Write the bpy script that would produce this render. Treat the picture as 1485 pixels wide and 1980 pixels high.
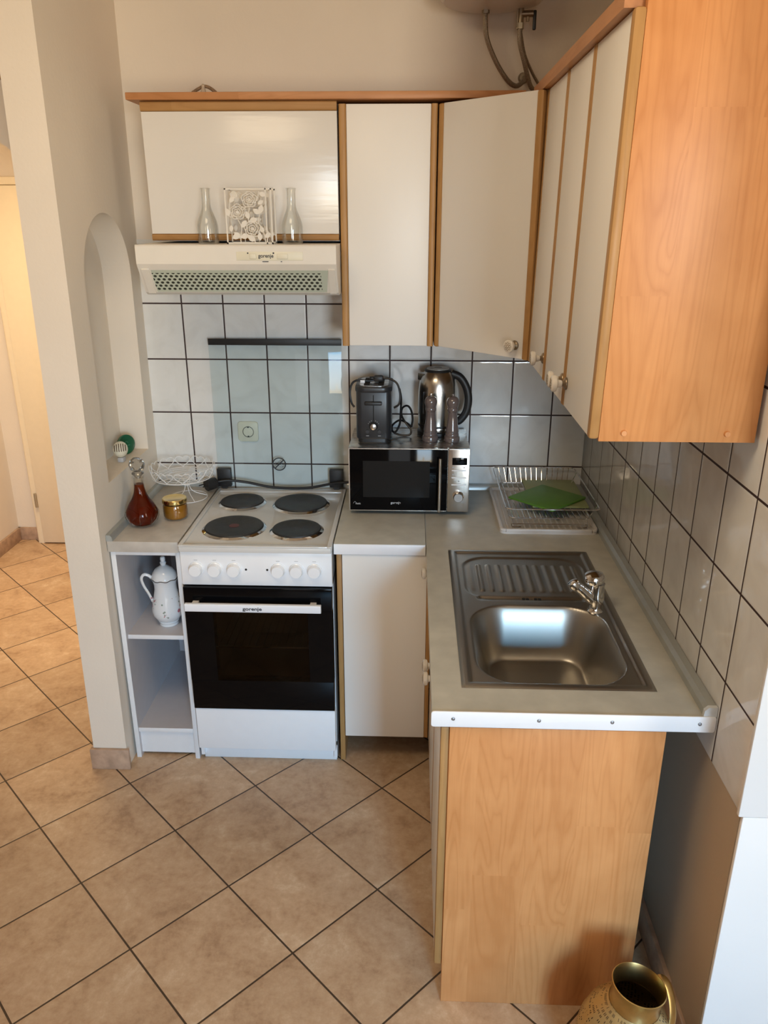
import bpy, bmesh, math, random
from mathutils import Vector, Matrix
random.seed(7)
PI = math.pi
S = bpy.context.scene
COL = S.collection
for o in list(bpy.data.objects):
    bpy.data.objects.remove(o, do_unlink=True)

# ------------------------------------------------------------------ camera
cam_d = bpy.data.cameras.new('camera')
cam = bpy.data.objects.new('camera', cam_d); COL.objects.link(cam)
cam_d.sensor_fit = 'VERTICAL'; cam_d.sensor_height = 36.0; cam_d.lens = 36.0*1526.3/1980.0
cam_d.clip_start = 0.02
yaw, pit = -0.0369, -0.3579
fw = Vector((math.sin(yaw)*math.cos(pit), math.cos(yaw)*math.cos(pit), math.sin(pit)))
rt = Vector((math.cos(yaw), -math.sin(yaw), 0)); up = rt.cross(fw)
cam.matrix_world = Matrix(((rt.x, up.x, -fw.x, -0.6524), (rt.y, up.y, -fw.y, -2.9346), (rt.z, up.z, -fw.z, 1.8551), (0, 0, 0, 1)))
S.camera = cam

# ------------------------------------------------------------------ world, lights, exposure
S.view_settings.view_transform = 'Standard'; S.view_settings.look = 'None'
S.view_settings.gamma = 1.0; S.view_settings.exposure = 0.06; S.view_settings.use_curve_mapping = False
S.cycles.use_denoising = True
S.cycles.max_bounces = 10; S.cycles.diffuse_bounces = 5; S.cycles.glossy_bounces = 5
S.cycles.transmission_bounces = 8; S.cycles.transparent_max_bounces = 16
S.cycles.caustics_reflective = False; S.cycles.caustics_refractive = False
S.cycles.sample_clamp_indirect = 4.0
W = bpy.data.worlds.new('world'); S.world = W; W.use_nodes = True
W.node_tree.nodes['Background'].inputs[0].default_value = (0.62, 0.72, 0.9, 1)
W.node_tree.nodes['Background'].inputs[1].default_value = 0.3

def area(name, loc, target, sx, sy, power, col, spread=PI):
    d = bpy.data.lights.new(name, 'AREA'); d.shape = 'RECTANGLE'; d.size = sx; d.size_y = sy
    d.energy = power; d.color = col; d.spread = spread
    o = bpy.data.objects.new(name, d); COL.objects.link(o); o.location = loc
    o.rotation_euler = (Vector(target)-Vector(loc)).to_track_quat('-Z', 'Y').to_euler()
    return o
area('window_skylight', (0.56, -5.95, 1.50), (-0.45, -1.9, 0.0), 0.75, 1.6, 21, (0.17, 0.57, 1.0), math.radians(62))
area('window_terrace_light', (0.56, -5.94, 1.45), (-0.75, 0.0, 2.6), 0.75, 1.6, 21, (1.0, 0.80, 0.52), math.radians(86))
area('front_fill_light', (-0.75, -5.9, 1.2), (-0.75, 0.0, 0.7), 1.1, 2.0, 11, (0.92, 0.96, 1.0), math.radians(150))  # added fill for the shaded base fronts, no door is built there
area('side_window_daylight', (1.80, -3.45, 1.65), (-1.65, -0.5, 1.9), 1.1, 1.4, 20, (1.0, 0.86, 0.66), math.radians(110))
area('hall_lamp_light', (-2.35, 0.35, 2.62), (-2.40, 0.55, 0.0), 0.8, 0.5, 22, (1.0, 0.77, 0.48), math.radians(125))
area('ceiling_fill_light', (-1.25, -1.95, 2.70), (-1.15, -1.5, 0), 0.8, 0.8, 16, (1.0, 0.79, 0.53))  # added warm fill under the ceiling, no lamp fitting there

# ------------------------------------------------------------------ materials
def new_mat(name):
    m = bpy.data.materials.new(name); m.use_nodes = True
    nt = m.node_tree; b = nt.nodes['Principled BSDF']
    return m, nt, b
class N:
    """small node helper"""
    def __init__(s, nt): s.nt = nt
    def n(s, t, **k):
        x = s.nt.nodes.new(t)
        for a, v in k.items(): setattr(x, a, v)
        return x
    def l(s, a, b): s.nt.links.new(a, b)
    def put(s, sock, v):
        if isinstance(v, bpy.types.NodeSocket): s.l(v, sock)
        else: sock.default_value = v
    def m(s, op, a, b=None, c=None):
        x = s.n('ShaderNodeMath', operation=op)
        s.put(x.inputs[0], a)
        if b is not None: s.put(x.inputs[1], b)
        if c is not None: s.put(x.inputs[2], c)
        return x.outputs[0]
    def mix(s, f, a, b):
        x = s.n('ShaderNodeMix', data_type='RGBA')
        s.put(x.inputs['Factor'], f)
        for i, v in ((6, a), (7, b)):
            s.put(x.inputs[i], v if isinstance(v, bpy.types.NodeSocket) else tuple(v)+(1,) if len(v) == 3 else v)
        return x.outputs[2]
    def noise(s, vec, scale, detail=3, rough=.5, dist=0):
        x = s.n('ShaderNodeTexNoise'); x.inputs['Scale'].default_value = scale; x.inputs['Detail'].default_value = detail
        x.inputs['Roughness'].default_value = rough; x.inputs['Distortion'].default_value = dist
        if vec is not None: s.l(vec, x.inputs['Vector'])
        return x.outputs['Fac']
    def ramp(s, f, stops):
        x = s.n('ShaderNodeValToRGB'); e = x.color_ramp.elements
        while len(e) < len(stops): e.new(.5)
        for q, (p, c) in zip(e, stops): q.position = p; q.color = tuple(c)+(1,)
        s.l(f, x.inputs[0]); return x.outputs[0]
    def bump(s, h, strength, dist=.01, normal=None):
        x = s.n('ShaderNodeBump'); x.inputs['Strength'].default_value = strength; x.inputs['Distance'].default_value = dist
        s.l(h, x.inputs['Height'])
        if normal is not None: s.l(normal, x.inputs['Normal'])
        return x.outputs[0]
    def coord(s, scale=None):
        c = s.n('ShaderNodeTexCoord').outputs['Object']
        if scale is None: return c
        mp = s.n('ShaderNodeMapping'); mp.inputs['Scale'].default_value = scale; s.l(c, mp.inputs[0]); return mp.outputs[0]
    def sep(s, v):
        x = s.n('ShaderNodeSeparateXYZ'); s.l(v, x.inputs[0]); return x.outputs
    def comb(s, x=0, y=0, z=0):
        c = s.n('ShaderNodeCombineXYZ')
        for i, v in enumerate((x, y, z)): s.put(c.inputs[i], v)
        return c.outputs[0]

def plain(name, col, rough=.5, metal=0, var=.04, scale=30, bump=0, bscale=200, coat=0, spec=.5, stretch=None, ior=None):
    m, nt, b = new_mat(name); h = N(nt)
    c = h.coord(stretch)
    f = h.noise(c, scale, 4)
    lo = [max(0, x*(1-var)) for x in col]; hi = [min(1, x*(1+var)) for x in col]
    h.l(h.ramp(f, [(.3, lo), (.7, hi)]), b.inputs['Base Color'])
    b.inputs['Roughness'].default_value = rough; b.inputs['Metallic'].default_value = metal
    b.inputs['Specular IOR Level'].default_value = spec
    if coat: b.inputs['Coat Weight'].default_value = coat; b.inputs['Coat Roughness'].default_value = .08
    if bump: h.l(h.bump(h.noise(c, bscale, 3), bump, .002), b.inputs['Normal'])
    return m

def thin_glass(name, tint=(.97, .98, .97), rough=.0, refl=.5):
    m, nt, b = new_mat(name); h = N(nt)
    t = h.n('ShaderNodeBsdfTransparent'); t.inputs[0].default_value = tuple(tint)+(1,)
    g = h.n('ShaderNodeBsdfGlossy'); g.inputs['Roughness'].default_value = rough
    lw = h.n('ShaderNodeLayerWeight'); lw.inputs[0].default_value = .35
    f = h.m('MULTIPLY_ADD', lw.outputs['Fresnel'], refl, .008)
    x = h.n('ShaderNodeMixShader'); h.l(f, x.inputs[0]); h.l(t.outputs[0], x.inputs[1]); h.l(g.outputs[0], x.inputs[2])
    h.l(x.outputs[0], nt.nodes['Material Output'].inputs[0]); return m

def tile_mat(name, axis, u0, z0):
    m, nt, b = new_mat(name); h = N(nt)
    c = h.coord(); s = h.sep(c)
    u = h.m('DIVIDE', h.m('SUBTRACT', s[axis], u0), .152); v = h.m('DIVIDE', h.m('SUBTRACT', s[2], z0), .202)
    du = h.m('MULTIPLY', h.m('ABSOLUTE', h.m('SUBTRACT', h.m('FRACT', h.m('ADD', u, .5)), .5)), .152)
    dv = h.m('MULTIPLY', h.m('ABSOLUTE', h.m('SUBTRACT', h.m('FRACT', h.m('ADD', v, .5)), .5)), .202)
    d = h.m('MINIMUM', du, dv)
    g = h.m('LESS_THAN', d, .0027)
    idv = h.comb(h.m('FLOOR', u), h.m('FLOOR', v), 0)
    wn = h.n('ShaderNodeTexWhiteNoise', noise_dimensions='3D'); h.l(idv, wn.inputs[0])
    # marbled clouds, shifted from tile to tile
    va = h.n('ShaderNodeVectorMath', operation='ADD'); h.l(c, va.inputs[0])
    vs = h.n('ShaderNodeVectorMath', operation='SCALE'); h.l(wn.outputs['Color'], vs.inputs[0]); vs.inputs['Scale'].default_value = 3.0
    h.l(vs.outputs[0], va.inputs[1])
    f = h.noise(va.outputs[0], 7, 4, .55, 1.6)
    col = h.ramp(f, [(.30, (.68, .67, .645)), (.52, (.74, .735, .71)), (.75, (.77, .765, .75))])
    h.l(h.mix(g, col, (.035, .014, .012)), b.inputs['Base Color'])
    h.l(h.m('MULTIPLY_ADD', g, .6, .09), b.inputs['Roughness'])
    wav = h.noise(va.outputs[0], 9, 1)
    edge = h.m('SMOOTH_MIN', d, .006, .004)
    n1 = h.bump(wav, .16, .02)
    h.l(h.bump(edge, .55, .25, n1), b.inputs['Normal'])
    return m

def floor_mat():
    m, nt, b = new_mat('floor_tile'); h = N(nt); c = h.coord(); s = h.sep(c)
    a, sz, gx, gy = .7945, .3116, -2.5042, -.7248
    x = h.m('SUBTRACT', s[0], gx); y = h.m('SUBTRACT', s[1], gy)
    i = h.m('DIVIDE', h.m('ADD', h.m('MULTIPLY', x, math.cos(a)), h.m('MULTIPLY', y, math.sin(a))), sz)
    j = h.m('DIVIDE', h.m('SUBTRACT', h.m('MULTIPLY', y, math.cos(a)), h.m('MULTIPLY', x, math.sin(a))), sz)
    di = h.m('ABSOLUTE', h.m('SUBTRACT', h.m('FRACT', h.m('ADD', i, .5)), .5))
    dj = h.m('ABSOLUTE', h.m('SUBTRACT', h.m('FRACT', h.m('ADD', j, .5)), .5))
    d = h.m('MULTIPLY', h.m('MINIMUM', di, dj), sz)
    g = h.m('LESS_THAN', d, .0026)
    wn = h.n('ShaderNodeTexWhiteNoise', noise_dimensions='3D'); h.l(h.comb(h.m('FLOOR', i), h.m('FLOOR', j), 0), wn.inputs[0])
    vs = h.n('ShaderNodeVectorMath', operation='SCALE'); h.l(wn.outputs['Color'], vs.inputs[0]); vs.inputs['Scale'].default_value = 5.0
    va = h.n('ShaderNodeVectorMath', operation='ADD'); h.l(c, va.inputs[0]); h.l(vs.outputs[0], va.inputs[1])
    f1 = h.noise(va.outputs[0], 7, 6, .65, .6); f2 = h.noise(va.outputs[0], 42, 5, .7)
    mp = h.n('ShaderNodeMapping'); mp.inputs['Scale'].default_value = (40, 40, 40); h.l(va.outputs[0], mp.inputs[0])
    f = h.m('ADD', h.m('MULTIPLY', f1, .6), h.m('MULTIPLY', f2, .4))
    col = h.ramp(f, [(.34, (.36, .222, .128)), (.46, (.49, .325, .200)), (.56, (.56, .388, .248)), (.68, (.68, .53, .38))])
    bright = h.n('ShaderNodeHueSaturation'); h.l(col, bright.inputs['Color'])
    h.l(h.m('MULTIPLY_ADD', wn.outputs['Value'], .14, .93), bright.inputs['Value'])
    vor = h.n('ShaderNodeTexVoronoi'); vor.inputs['Scale'].default_value = 1.9; h.l(c, vor.inputs['Vector'])
    spot = h.m('LESS_THAN', vor.outputs['Distance'], .011)
    c2 = h.mix(spot, bright.outputs[0], (.10, .05, .03))
    h.l(h.mix(g, c2, (.055, .032, .017)), b.inputs['Base Color'])
    h.l(h.m('MULTIPLY_ADD', f2, .25, .30), b.inputs['Roughness'])
    n1 = h.bump(f2, .08, .004)
    h.l(h.bump(h.m('SMOOTH_MIN', d, .006, .004), .5, .3, n1), b.inputs['Normal'])
    return m

def wood_mat(name, base, dark, axis='z', stave=.10, rough=.38, seed=0.0):
    """laminate with staves and cathedral grain running along one axis"""
    m, nt, b = new_mat(name); h = N(nt); c = h.coord(); s = h.sep(c)
    k = {'x': 0, 'y': 1, 'z': 2}[axis]; o = [i for i in range(3) if i != k]
    L = s[k]; T = h.m('ADD', s[o[0]], s[o[1]])
    wob = h.noise(h.comb(T, h.m('MULTIPLY', L, .25), seed), 6, 2)
    Tn = h.m('ADD', T, h.m('MULTIPLY', wob, .012))
    st = h.m('FLOOR', h.m('DIVIDE', T, stave))
    wn = h.n('ShaderNodeTexWhiteNoise', noise_dimensions='3D'); h.l(h.comb(st, seed, 0), wn.inputs[0])
    # staves end at different heights
    seg = h.m('FLOOR', h.m('ADD', h.m('DIVIDE', L, .62), h.m('MULTIPLY', wn.outputs['Value'], 3.1)))
    wn2 = h.n('ShaderNodeTexWhiteNoise', noise_dimensions='3D'); h.l(h.comb(st, seg, seed+4), wn2.inputs[0])
    r = wn2.outputs['Value']
    cat = h.noise(h.comb(h.m('ADD', h.m('MULTIPLY', Tn, 11), h.m('MULTIPLY', r, 20)), h.m('MULTIPLY', L, 1.1), h.m('MULTIPLY', r, 9)), 1.0, 2, .5, .8)
    rings = h.m('FRACT', h.m('MULTIPLY', cat, 14))
    ring = h.m('POWER', h.m('ABSOLUTE', h.m('SUBTRACT', h.m('MULTIPLY', rings, 2), 1)), 2.2)
    fib = h.noise(h.comb(h.m('MULTIPLY', T, 260), h.m('MULTIPLY', L, 9), 0), 1, 3, .6)
    bl = h.noise(h.comb(h.m('MULTIPLY', T, 5), h.m('MULTIPLY', L, 5), r), 2, 3)
    f = h.m('ADD', h.m('ADD', h.m('MULTIPLY', ring, -.24), h.m('MULTIPLY', fib, .28)), h.m('ADD', h.m('MULTIPLY', r, .40), h.m('MULTIPLY', bl, .62)))
    col = h.ramp(f, [(.25, dark), (.95, base)])
    h.l(col, b.inputs['Base Color']); b.inputs['Roughness'].default_value = rough; b.inputs['Specular IOR Level'].default_value = .3
    h.l(h.bump(fib, .05, .001), b.inputs['Normal'])
    return m

def brushed(name, col, rough, stretch, bump=.05):
    m, nt, b = new_mat(name); h = N(nt); c = h.coord(stretch)
    f = h.noise(c, 1, 4, .6)
    h.l(h.ramp(f, [(.3, [x*.88 for x in col]), (.7, col)]), b.inputs['Base Color'])
    b.inputs['Metallic'].default_value = 1
    h.l(h.m('MULTIPLY_ADD', f, .14, rough-.07), b.inputs['Roughness'])
    h.l(h.bump(f, bump, .001), b.inputs['Normal']); return m

M = {}
M['paint'] = plain('wall_paint', (.77, .69, .59), .75, var=.025, scale=4, bump=.25, bscale=90)
M['wallshade'] = plain('shaded_wall_paint', (.46, .37, .275), .75, var=.03, scale=4, bump=.25, bscale=90)  # wall paint darkened to carry the shade low on the right wall
M['endpaint'] = plain('white_reveal_paint', (.80, .80, .80), .6, var=.015, scale=5)
M['ceil'] = plain('ceiling_paint', (.82, .78, .72), .8)
M['tileB'] = tile_mat('wall_tile_back', 0, -1.499, .9533)
M['tileR'] = tile_mat('wall_tile_right', 1, -.2884, .9533)
M['floor'] = floor_mat()
M['skirt'] = plain('skirting_tile', (.44, .30, .21), .5, var=.22, scale=26, bump=.1)
M['wood'] = wood_mat('alder_laminate', (.72, .345, .135), (.54, .225, .075), 'z', .115)
M['woodedge'] = wood_mat('wood_edging', (.46, .255, .095), (.34, .175, .058), 'z', .5, .42, 3.0)
M['woodedgeH'] = wood_mat('wood_edging_across', (.46, .255, .095), (.34, .175, .058), 'x', .5, .42, 5.0)
M['cornice'] = wood_mat('cornice_wood', (.56, .27, .12), (.42, .185, .07), 'x', .5, .42, 6.0)
M['corniceY'] = wood_mat('cornice_wood_side', (.56, .27, .12), (.42, .185, .07), 'y', .5, .42, 6.5)
M['white'] = plain('white_front', (.80, .775, .735), .42, var=.02, scale=3, bump=.06, bscale=60, stretch=(1, 1, .12))
M['whiteH'] = plain('white_front_wavy', (.74, .71, .665), .24, var=.02, scale=3, bump=.45, bscale=42, stretch=(.12, 1, 1))
M['carcass'] = plain('white_board', (.76, .76, .77), .45, var=.02)
M['boardshade'] = plain('white_board_shaded', (.55, .53, .55), .5, var=.02)  # white board greyed to hold the shade inside the shelf unit
M['worktop'] = plain('worktop_laminate', (.49, .475, .415), .36, var=.10, scale=16, bump=.02, spec=.35)
M['worktopL'] = plain('worktop_laminate_pale', (.50, .46, .41), .36, var=.10, scale=20, bump=.02)
M['alu'] = plain('upstand_strip', (.40, .42, .41), .34, .35, var=.05, stretch=(1, 1, 1))
M['capgrey'] = plain('grey_end_cap', (.62, .66, .70), .4)
M['edgewhite'] = plain('white_edge_profile', (.84, .85, .88), .35, var=.01)
M['enamel'] = plain('white_enamel', (.84, .85, .87), .16, var=.01, coat=.3)
M['hobwhite'] = plain('hob_enamel', (.62, .615, .60), .12, var=.015, coat=.4)
M['iron'] = plain('cast_iron_hotplate', (.022, .021, .020), .5, .2, var=.3, scale=60, bump=.05)
M['steel'] = brushed('stainless_steel', (.60, .575, .54), .27, (6, 240, 240))
M['sinkpol'] = plain('sink_steel', (.38, .36, .325), .36, 1, var=.03, scale=9)
M['steelV'] = brushed('brushed_steel_upright', (.62, .585, .54), .24, (300, 300, 6))
M['chrome'] = plain('chrome', (.75, .75, .76), .07, 1, var=.01)
M['screw'] = plain('screw_steel', (.30, .31, .33), .35, 1)
M['blackglass'] = plain('black_glass', (.003, .003, .0035), .06, var=.0, spec=.14)
M['black'] = plain('black_plastic', (.012, .012, .013), .45, var=.1)
M['blackmatt'] = plain('dark_cavity', (.008, .007, .006), .9, var=.1)
M['toaster'] = plain('toaster_plastic', (.022, .024, .028), .33, var=.05)
M['cable'] = plain('black_cable', (.008, .008, .009), .4)
M['cream'] = plain('cream_plastic', (.74, .70, .56), .4, var=.02)
M['hoodwhite'] = plain('hood_enamel', (.74, .70, .63), .35, var=.015)
M['ceramic'] = plain('ceramic_knob', (.76, .72, .66), .2, var=.05, coat=.4)
M['mill'] = plain('grey_lacquer', (.135, .105, .10), .14, var=.03, coat=.6)
M['glass'] = thin_glass('clear_glass', (.985, .99, .985), .0, .38)
M['lidglass'] = thin_glass('lid_glass', (.92, .955, .965), .0, .12)
M['ovenglass'] = thin_glass('oven_window_glass', (.50, .43, .36), .03, .16)
M['crystal'] = thin_glass('cut_glass', (.93, .94, .94), .02, .9)
M['gold'] = plain('gold_lid_metal', (.72, .52, .20), .22, 1, var=.05)
M['honey'] = plain('honey', (.30, .125, .012), .12, var=.25, scale=20, coat=.8)
M['brass'] = plain('brass', (.50, .36, .15), .32, 1, var=.2, scale=20)
M['whitewire'] = plain('white_wire', (.80, .79, .78), .4)
M['traywhite'] = plain('white_tray_plastic', (.62, .59, .57), .32, var=.03)
M['greenboard'] = plain('green_board', (.10, .25, .03), .42, var=.05, bump=.05)
M['paleboard'] = plain('pale_green_board', (.30, .34, .15), .38, var=.04)
M['greenlid'] = plain('dark_green_plastic', (.008, .10, .045), .35, var=.05)
M['ink'] = plain('dark_print', (.03, .03, .035), .5)
M['greyprint'] = plain('grey_print', (.42, .42, .43), .5)
M['doorcream'] = plain('hall_door_lacquer', (.80, .70, .53), .38, var=.015)
M['hose'] = plain('braided_hose', (.30, .25, .19), .45, .7, var=.45, scale=500)
M['brassdark'] = plain('valve_metal', (.30, .24, .17), .35, .9, var=.15)
M['heater'] = plain('water_heater_enamel', (.66, .60, .53), .3, var=.02)
M['rope'] = plain('rope_fibre', (.22, .14, .08), .8, var=.35, scale=300)
M['paleknot'] = plain('pale_wood_bead', (.50, .40, .30), .6, var=.1)
M['lightmetal'] = plain('hinge_metal', (.45, .40, .30), .35, .8)

def liquid_mat():
    m, nt, b = new_mat('amber_liquid'); h = N(nt)
    g = h.n('ShaderNodeBsdfGlass'); g.inputs['IOR'].default_value = 1.15; g.inputs['Roughness'].default_value = .03
    g.inputs['Color'].default_value = (1, .90, .75, 1)
    va = h.n('ShaderNodeVolumeAbsorption'); va.inputs['Color'].default_value = (.86, .27, .02, 1); va.inputs['Density'].default_value = 62
    out = nt.nodes['Material Output']
    em = h.n('ShaderNodeBsdfDiffuse'); em.inputs['Color'].default_value = (.12, .011, .001, 1)
    x = h.n('ShaderNodeMixShader'); x.inputs[0].default_value = .42
    h.l(g.outputs[0], x.inputs[1]); h.l(em.outputs[0], x.inputs[2])
    h.l(x.outputs[0], out.inputs['Surface']); h.l(va.outputs[0], out.inputs['Volume']); return m
M['liquid'] = liquid_mat()

def perf_mat():      # pale green filter sheet with hexagonally packed round holes
    m, nt, b = new_mat('perforated_filter'); h = N(nt); c = h.coord(); s = h.sep(c)
    p = .0165; L = h.m('ADD', s[0], -1.187); ZZ = h.m('ADD', s[2], 1.62); V = h.m('MULTIPLY', ZZ, 1.45)
    def dist(ox, oy):
        u = h.m('SUBTRACT', h.m('FRACT', h.m('ADD', h.m('DIVIDE', L, p), ox)), .5)
        v = h.m('MULTIPLY', h.m('SUBTRACT', h.m('FRACT', h.m('ADD', h.m('DIVIDE', V, p*1.732), oy)), .5), 1.732)
        return h.m('SQRT', h.m('ADD', h.m('MULTIPLY', u, u), h.m('MULTIPLY', v, v)))
    d = h.m('MINIMUM', dist(0, 0), dist(.5, .5))
    hole = h.m('LESS_THAN', d, .31)
    inx = h.m('MULTIPLY', h.m('GREATER_THAN', L, -1.452), h.m('LESS_THAN', L, -.935))
    inz = h.m('MULTIPLY', h.m('GREATER_THAN', ZZ, 1.6395), h.m('LESS_THAN', ZZ, 1.695))
    f = h.m('MULTIPLY', hole, h.m('MULTIPLY', inx, inz))
    h.l(h.mix(f, (.50, .55, .46), (.025, .03, .025)), b.inputs['Base Color']); b.inputs['Roughness'].default_value = .25
    return m
M['perf'] = perf_mat()

def porcelain_mat():  # white porcelain with sprigs of pink flowers low on the belly
    m, nt, b = new_mat('flowered_porcelain'); h = N(nt); c = h.coord(); s = h.sep(c)
    v = h.n('ShaderNodeTexVoronoi'); v.inputs['Scale'].default_value = 62; h.l(c, v.inputs['Vector'])
    n1 = h.noise(c, 16, 1)
    band = h.m('MULTIPLY', h.m('GREATER_THAN', s[2], .045), h.m('LESS_THAN', s[2], .115))
    fl = h.m('MULTIPLY', h.m('MULTIPLY', h.m('LESS_THAN', v.outputs['Distance'], .42), h.m('GREATER_THAN', n1, .52)), band)
    v2 = h.n('ShaderNodeTexVoronoi'); v2.inputs['Scale'].default_value = 75; h.l(c, v2.inputs['Vector'])
    lf = h.m('MULTIPLY', h.m('MULTIPLY', h.m('LESS_THAN', v2.outputs['Distance'], .25), h.m('GREATER_THAN', h.noise(c, 22, 1), .54)), band)
    c1 = h.mix(lf, (.74, .75, .76), (.28, .34, .30))
    h.l(h.mix(fl, c1, (.42, .14, .17)), b.inputs['Base Color']); b.inputs['Roughness'].default_value = .1
    b.inputs['Coat Weight'].default_value = .5; return m
M['porcelain'] = porcelain_mat()

def lantern_mat():   # pierced brass: bands of small dark holes
    m, nt, b = new_mat('pierced_brass'); h = N(nt); c = h.coord(); s = h.sep(c)
    ang = h.m('ARCTAN2', s[1], s[0])
    u = h.m('MULTIPLY', ang, 15.0); v = h.m('MULTIPLY', s[2], 130)
    du = h.m('ABSOLUTE', h.m('SUBTRACT', h.m('FRACT', u), .5)); dv = h.m('ABSOLUTE', h.m('SUBTRACT', h.m('FRACT', v), .5))
    hole = h.m('MULTIPLY', h.m('LESS_THAN', du, .24), h.m('LESS_THAN', dv, .26))
    wn = h.n('ShaderNodeTexWhiteNoise', noise_dimensions='3D'); h.l(h.comb(h.m('FLOOR', u), h.m('FLOOR', v), 0), wn.inputs[0])
    pat = h.noise(h.comb(h.m('MULTIPLY', ang, 2.2), h.m('MULTIPLY', s[2], 26), 0), 1.4, 1)
    f = h.m('MULTIPLY', hole, h.m('MULTIPLY', h.m('GREATER_THAN', wn.outputs['Value'], .32), h.m('GREATER_THAN', pat, .47)))
    h.l(h.mix(f, (.56, .42, .20), (.02, .012, .005)), b.inputs['Base Color'])
    h.l(h.m('SUBTRACT', .75, f), b.inputs['Metallic']); b.inputs['Roughness'].default_value = .36
    h.l(h.bump(f, .4, .002), b.inputs['Normal']); return m
M['pierced'] = lantern_mat()

# ------------------------------------------------------------------ mesh helpers
class G:
    def __init__(s): s.bm = bmesh.new()
    def merge(s, b2):
        me = bpy.data.meshes.new('tmp'); b2.to_mesh(me); b2.free(); s.bm.from_mesh(me); bpy.data.meshes.remove(me); return s
    def box(s, x0, x1, y0, y1, z0, z1, bev=0, seg=2, mat=None):
        b = bmesh.new()
        bmesh.ops.create_cube(b, size=1, matrix=Matrix.Translation(((x0+x1)/2, (y0+y1)/2, (z0+z1)/2)) @ Matrix.Diagonal((abs(x1-x0), abs(y1-y0), abs(z1-z0), 1)))
        if bev: bmesh.ops.bevel(b, geom=b.edges[:], offset=bev, segments=seg, affect='EDGES', profile=.5)
        if mat is not None: b.transform(mat)
        return s.merge(b)
    def rbox(s, x0, x1, y0, y1, z0, z1, axis, r, seg=4, bev=0):
        """box whose four edges along one axis are rounded"""
        b = bmesh.new()
        bmesh.ops.create_cube(b, size=1, matrix=Matrix.Translation(((x0+x1)/2, (y0+y1)/2, (z0+z1)/2)) @ Matrix.Diagonal((x1-x0, y1-y0, z1-z0, 1)))
        k = 'xyz'.index(axis)
        ed = [e for e in b.edges if abs((e.verts[0].co-e.verts[1].co)[k]) > 1e-6]
        bmesh.ops.bevel(b, geom=ed, offset=r, segments=seg, affect='EDGES', profile=.5)
        if bev:
            ed = [e for e in b.edges if len(e.link_faces) == 2 and e.link_faces[0].normal.angle(e.link_faces[1].normal, 0) > 1.0]
            bmesh.ops.bevel(b, geom=ed, offset=bev, segments=2, affect='EDGES', profile=.5)
        return s.merge(b)
    def lathe(s, prof, c=(0, 0, 0), seg=40, mat=None, squash=(1, 1), cap0=True, cap1=True):
        b = bmesh.new(); rings = []
        for r, z in prof:
            if r < 1e-6: rings.append([b.verts.new((0, 0, z))])
            else: rings.append([b.verts.new((r*math.cos(2*PI*i/seg)*squash[0], r*math.sin(2*PI*i/seg)*squash[1], z)) for i in range(seg)])
        for a, d in zip(rings, rings[1:]):
            for i in range(seg):
                j = (i+1) % seg
                if len(a) == 1 and len(d) > 1: b.faces.new((a[0], d[j], d[i]))
                elif len(d) == 1 and len(a) > 1: b.faces.new((a[i], a[j], d[0]))
                elif len(a) > 1: b.faces.new((a[i], a[j], d[j], d[i]))
        if cap0 and len(rings[0]) > 1: b.faces.new(rings[0][::-1])
        if cap1 and len(rings[-1]) > 1: b.faces.new(rings[-1])
        b.transform((Matrix.Translation(c)) @ (mat or Matrix.Identity(4)))
        return s.merge(b)
    def cyl(s, p0, p1, r, seg=20, r2=None, bev=0):
        p0, p1 = Vector(p0), Vector(p1); d = p1-p0; L = d.length
        q = d.to_track_quat('Z', 'Y').to_matrix().to_4x4(); r2 = r if r2 is None else r2
        pr = [(r, 0), (r2, L)] if not bev else [(r-bev, 0), (r, bev), (r2, L-bev), (r2-bev, L)]
        return s.lathe(pr, p0, seg, q)
    def ball(s, c, r, seg=20, sq=(1, 1, 1)):
        b = bmesh.new(); bmesh.ops.create_uvsphere(b, u_segments=seg, v_segments=max(8, seg*2//3), radius=r, matrix=Matrix.Translation(c) @ Matrix.Diagonal((*sq, 1)))
        return s.merge(b)
    def tube(s, pts, r, seg=8, closed=False, smooth=0, flat=None):
        P = [Vector(p) for p in pts]
        if smooth: P = catmull(P, smooth, closed)
        b = bmesh.new(); n = len(P); rings = []; ref = None
        for i, p in enumerate(P):
            if closed: t = (P[(i+1) % n]-P[i-1])
            else: t = P[min(i+1, n-1)]-P[max(i-1, 0)]
            t = t.normalized() if t.length > 1e-9 else Vector((0, 0, 1))
            if ref is None:
                ref = t.orthogonal().normalized()
                if flat is not None:
                    ref = (Vector(flat)-t*t.dot(Vector(flat))).normalized()
            else:
                ref = (ref-t*ref.dot(t)); ref = ref.normalized() if ref.length > 1e-6 else t.orthogonal().normalized()
            bi = t.cross(ref)
            rr = r[i*len(r)//n] if isinstance(r, (list, tuple)) and len(r) > 2 else r
            ra, rb = (rr if isinstance(rr, tuple) else (rr, rr))
            rings.append([b.verts.new(p+ref*math.cos(2*PI*k/seg)*ra+bi*math.sin(2*PI*k/seg)*rb) for k in range(seg)])
        for i in range(n if closed else n-1):
            a, d = rings[i], rings[(i+1) % n]
            for k in range(seg):
                b.faces.new((a[k], a[(k+1) % seg], d[(k+1) % seg], d[k]))
        if not closed: b.faces.new(rings[0][::-1]); b.faces.new(rings[-1])
        return s.merge(b)
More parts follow.
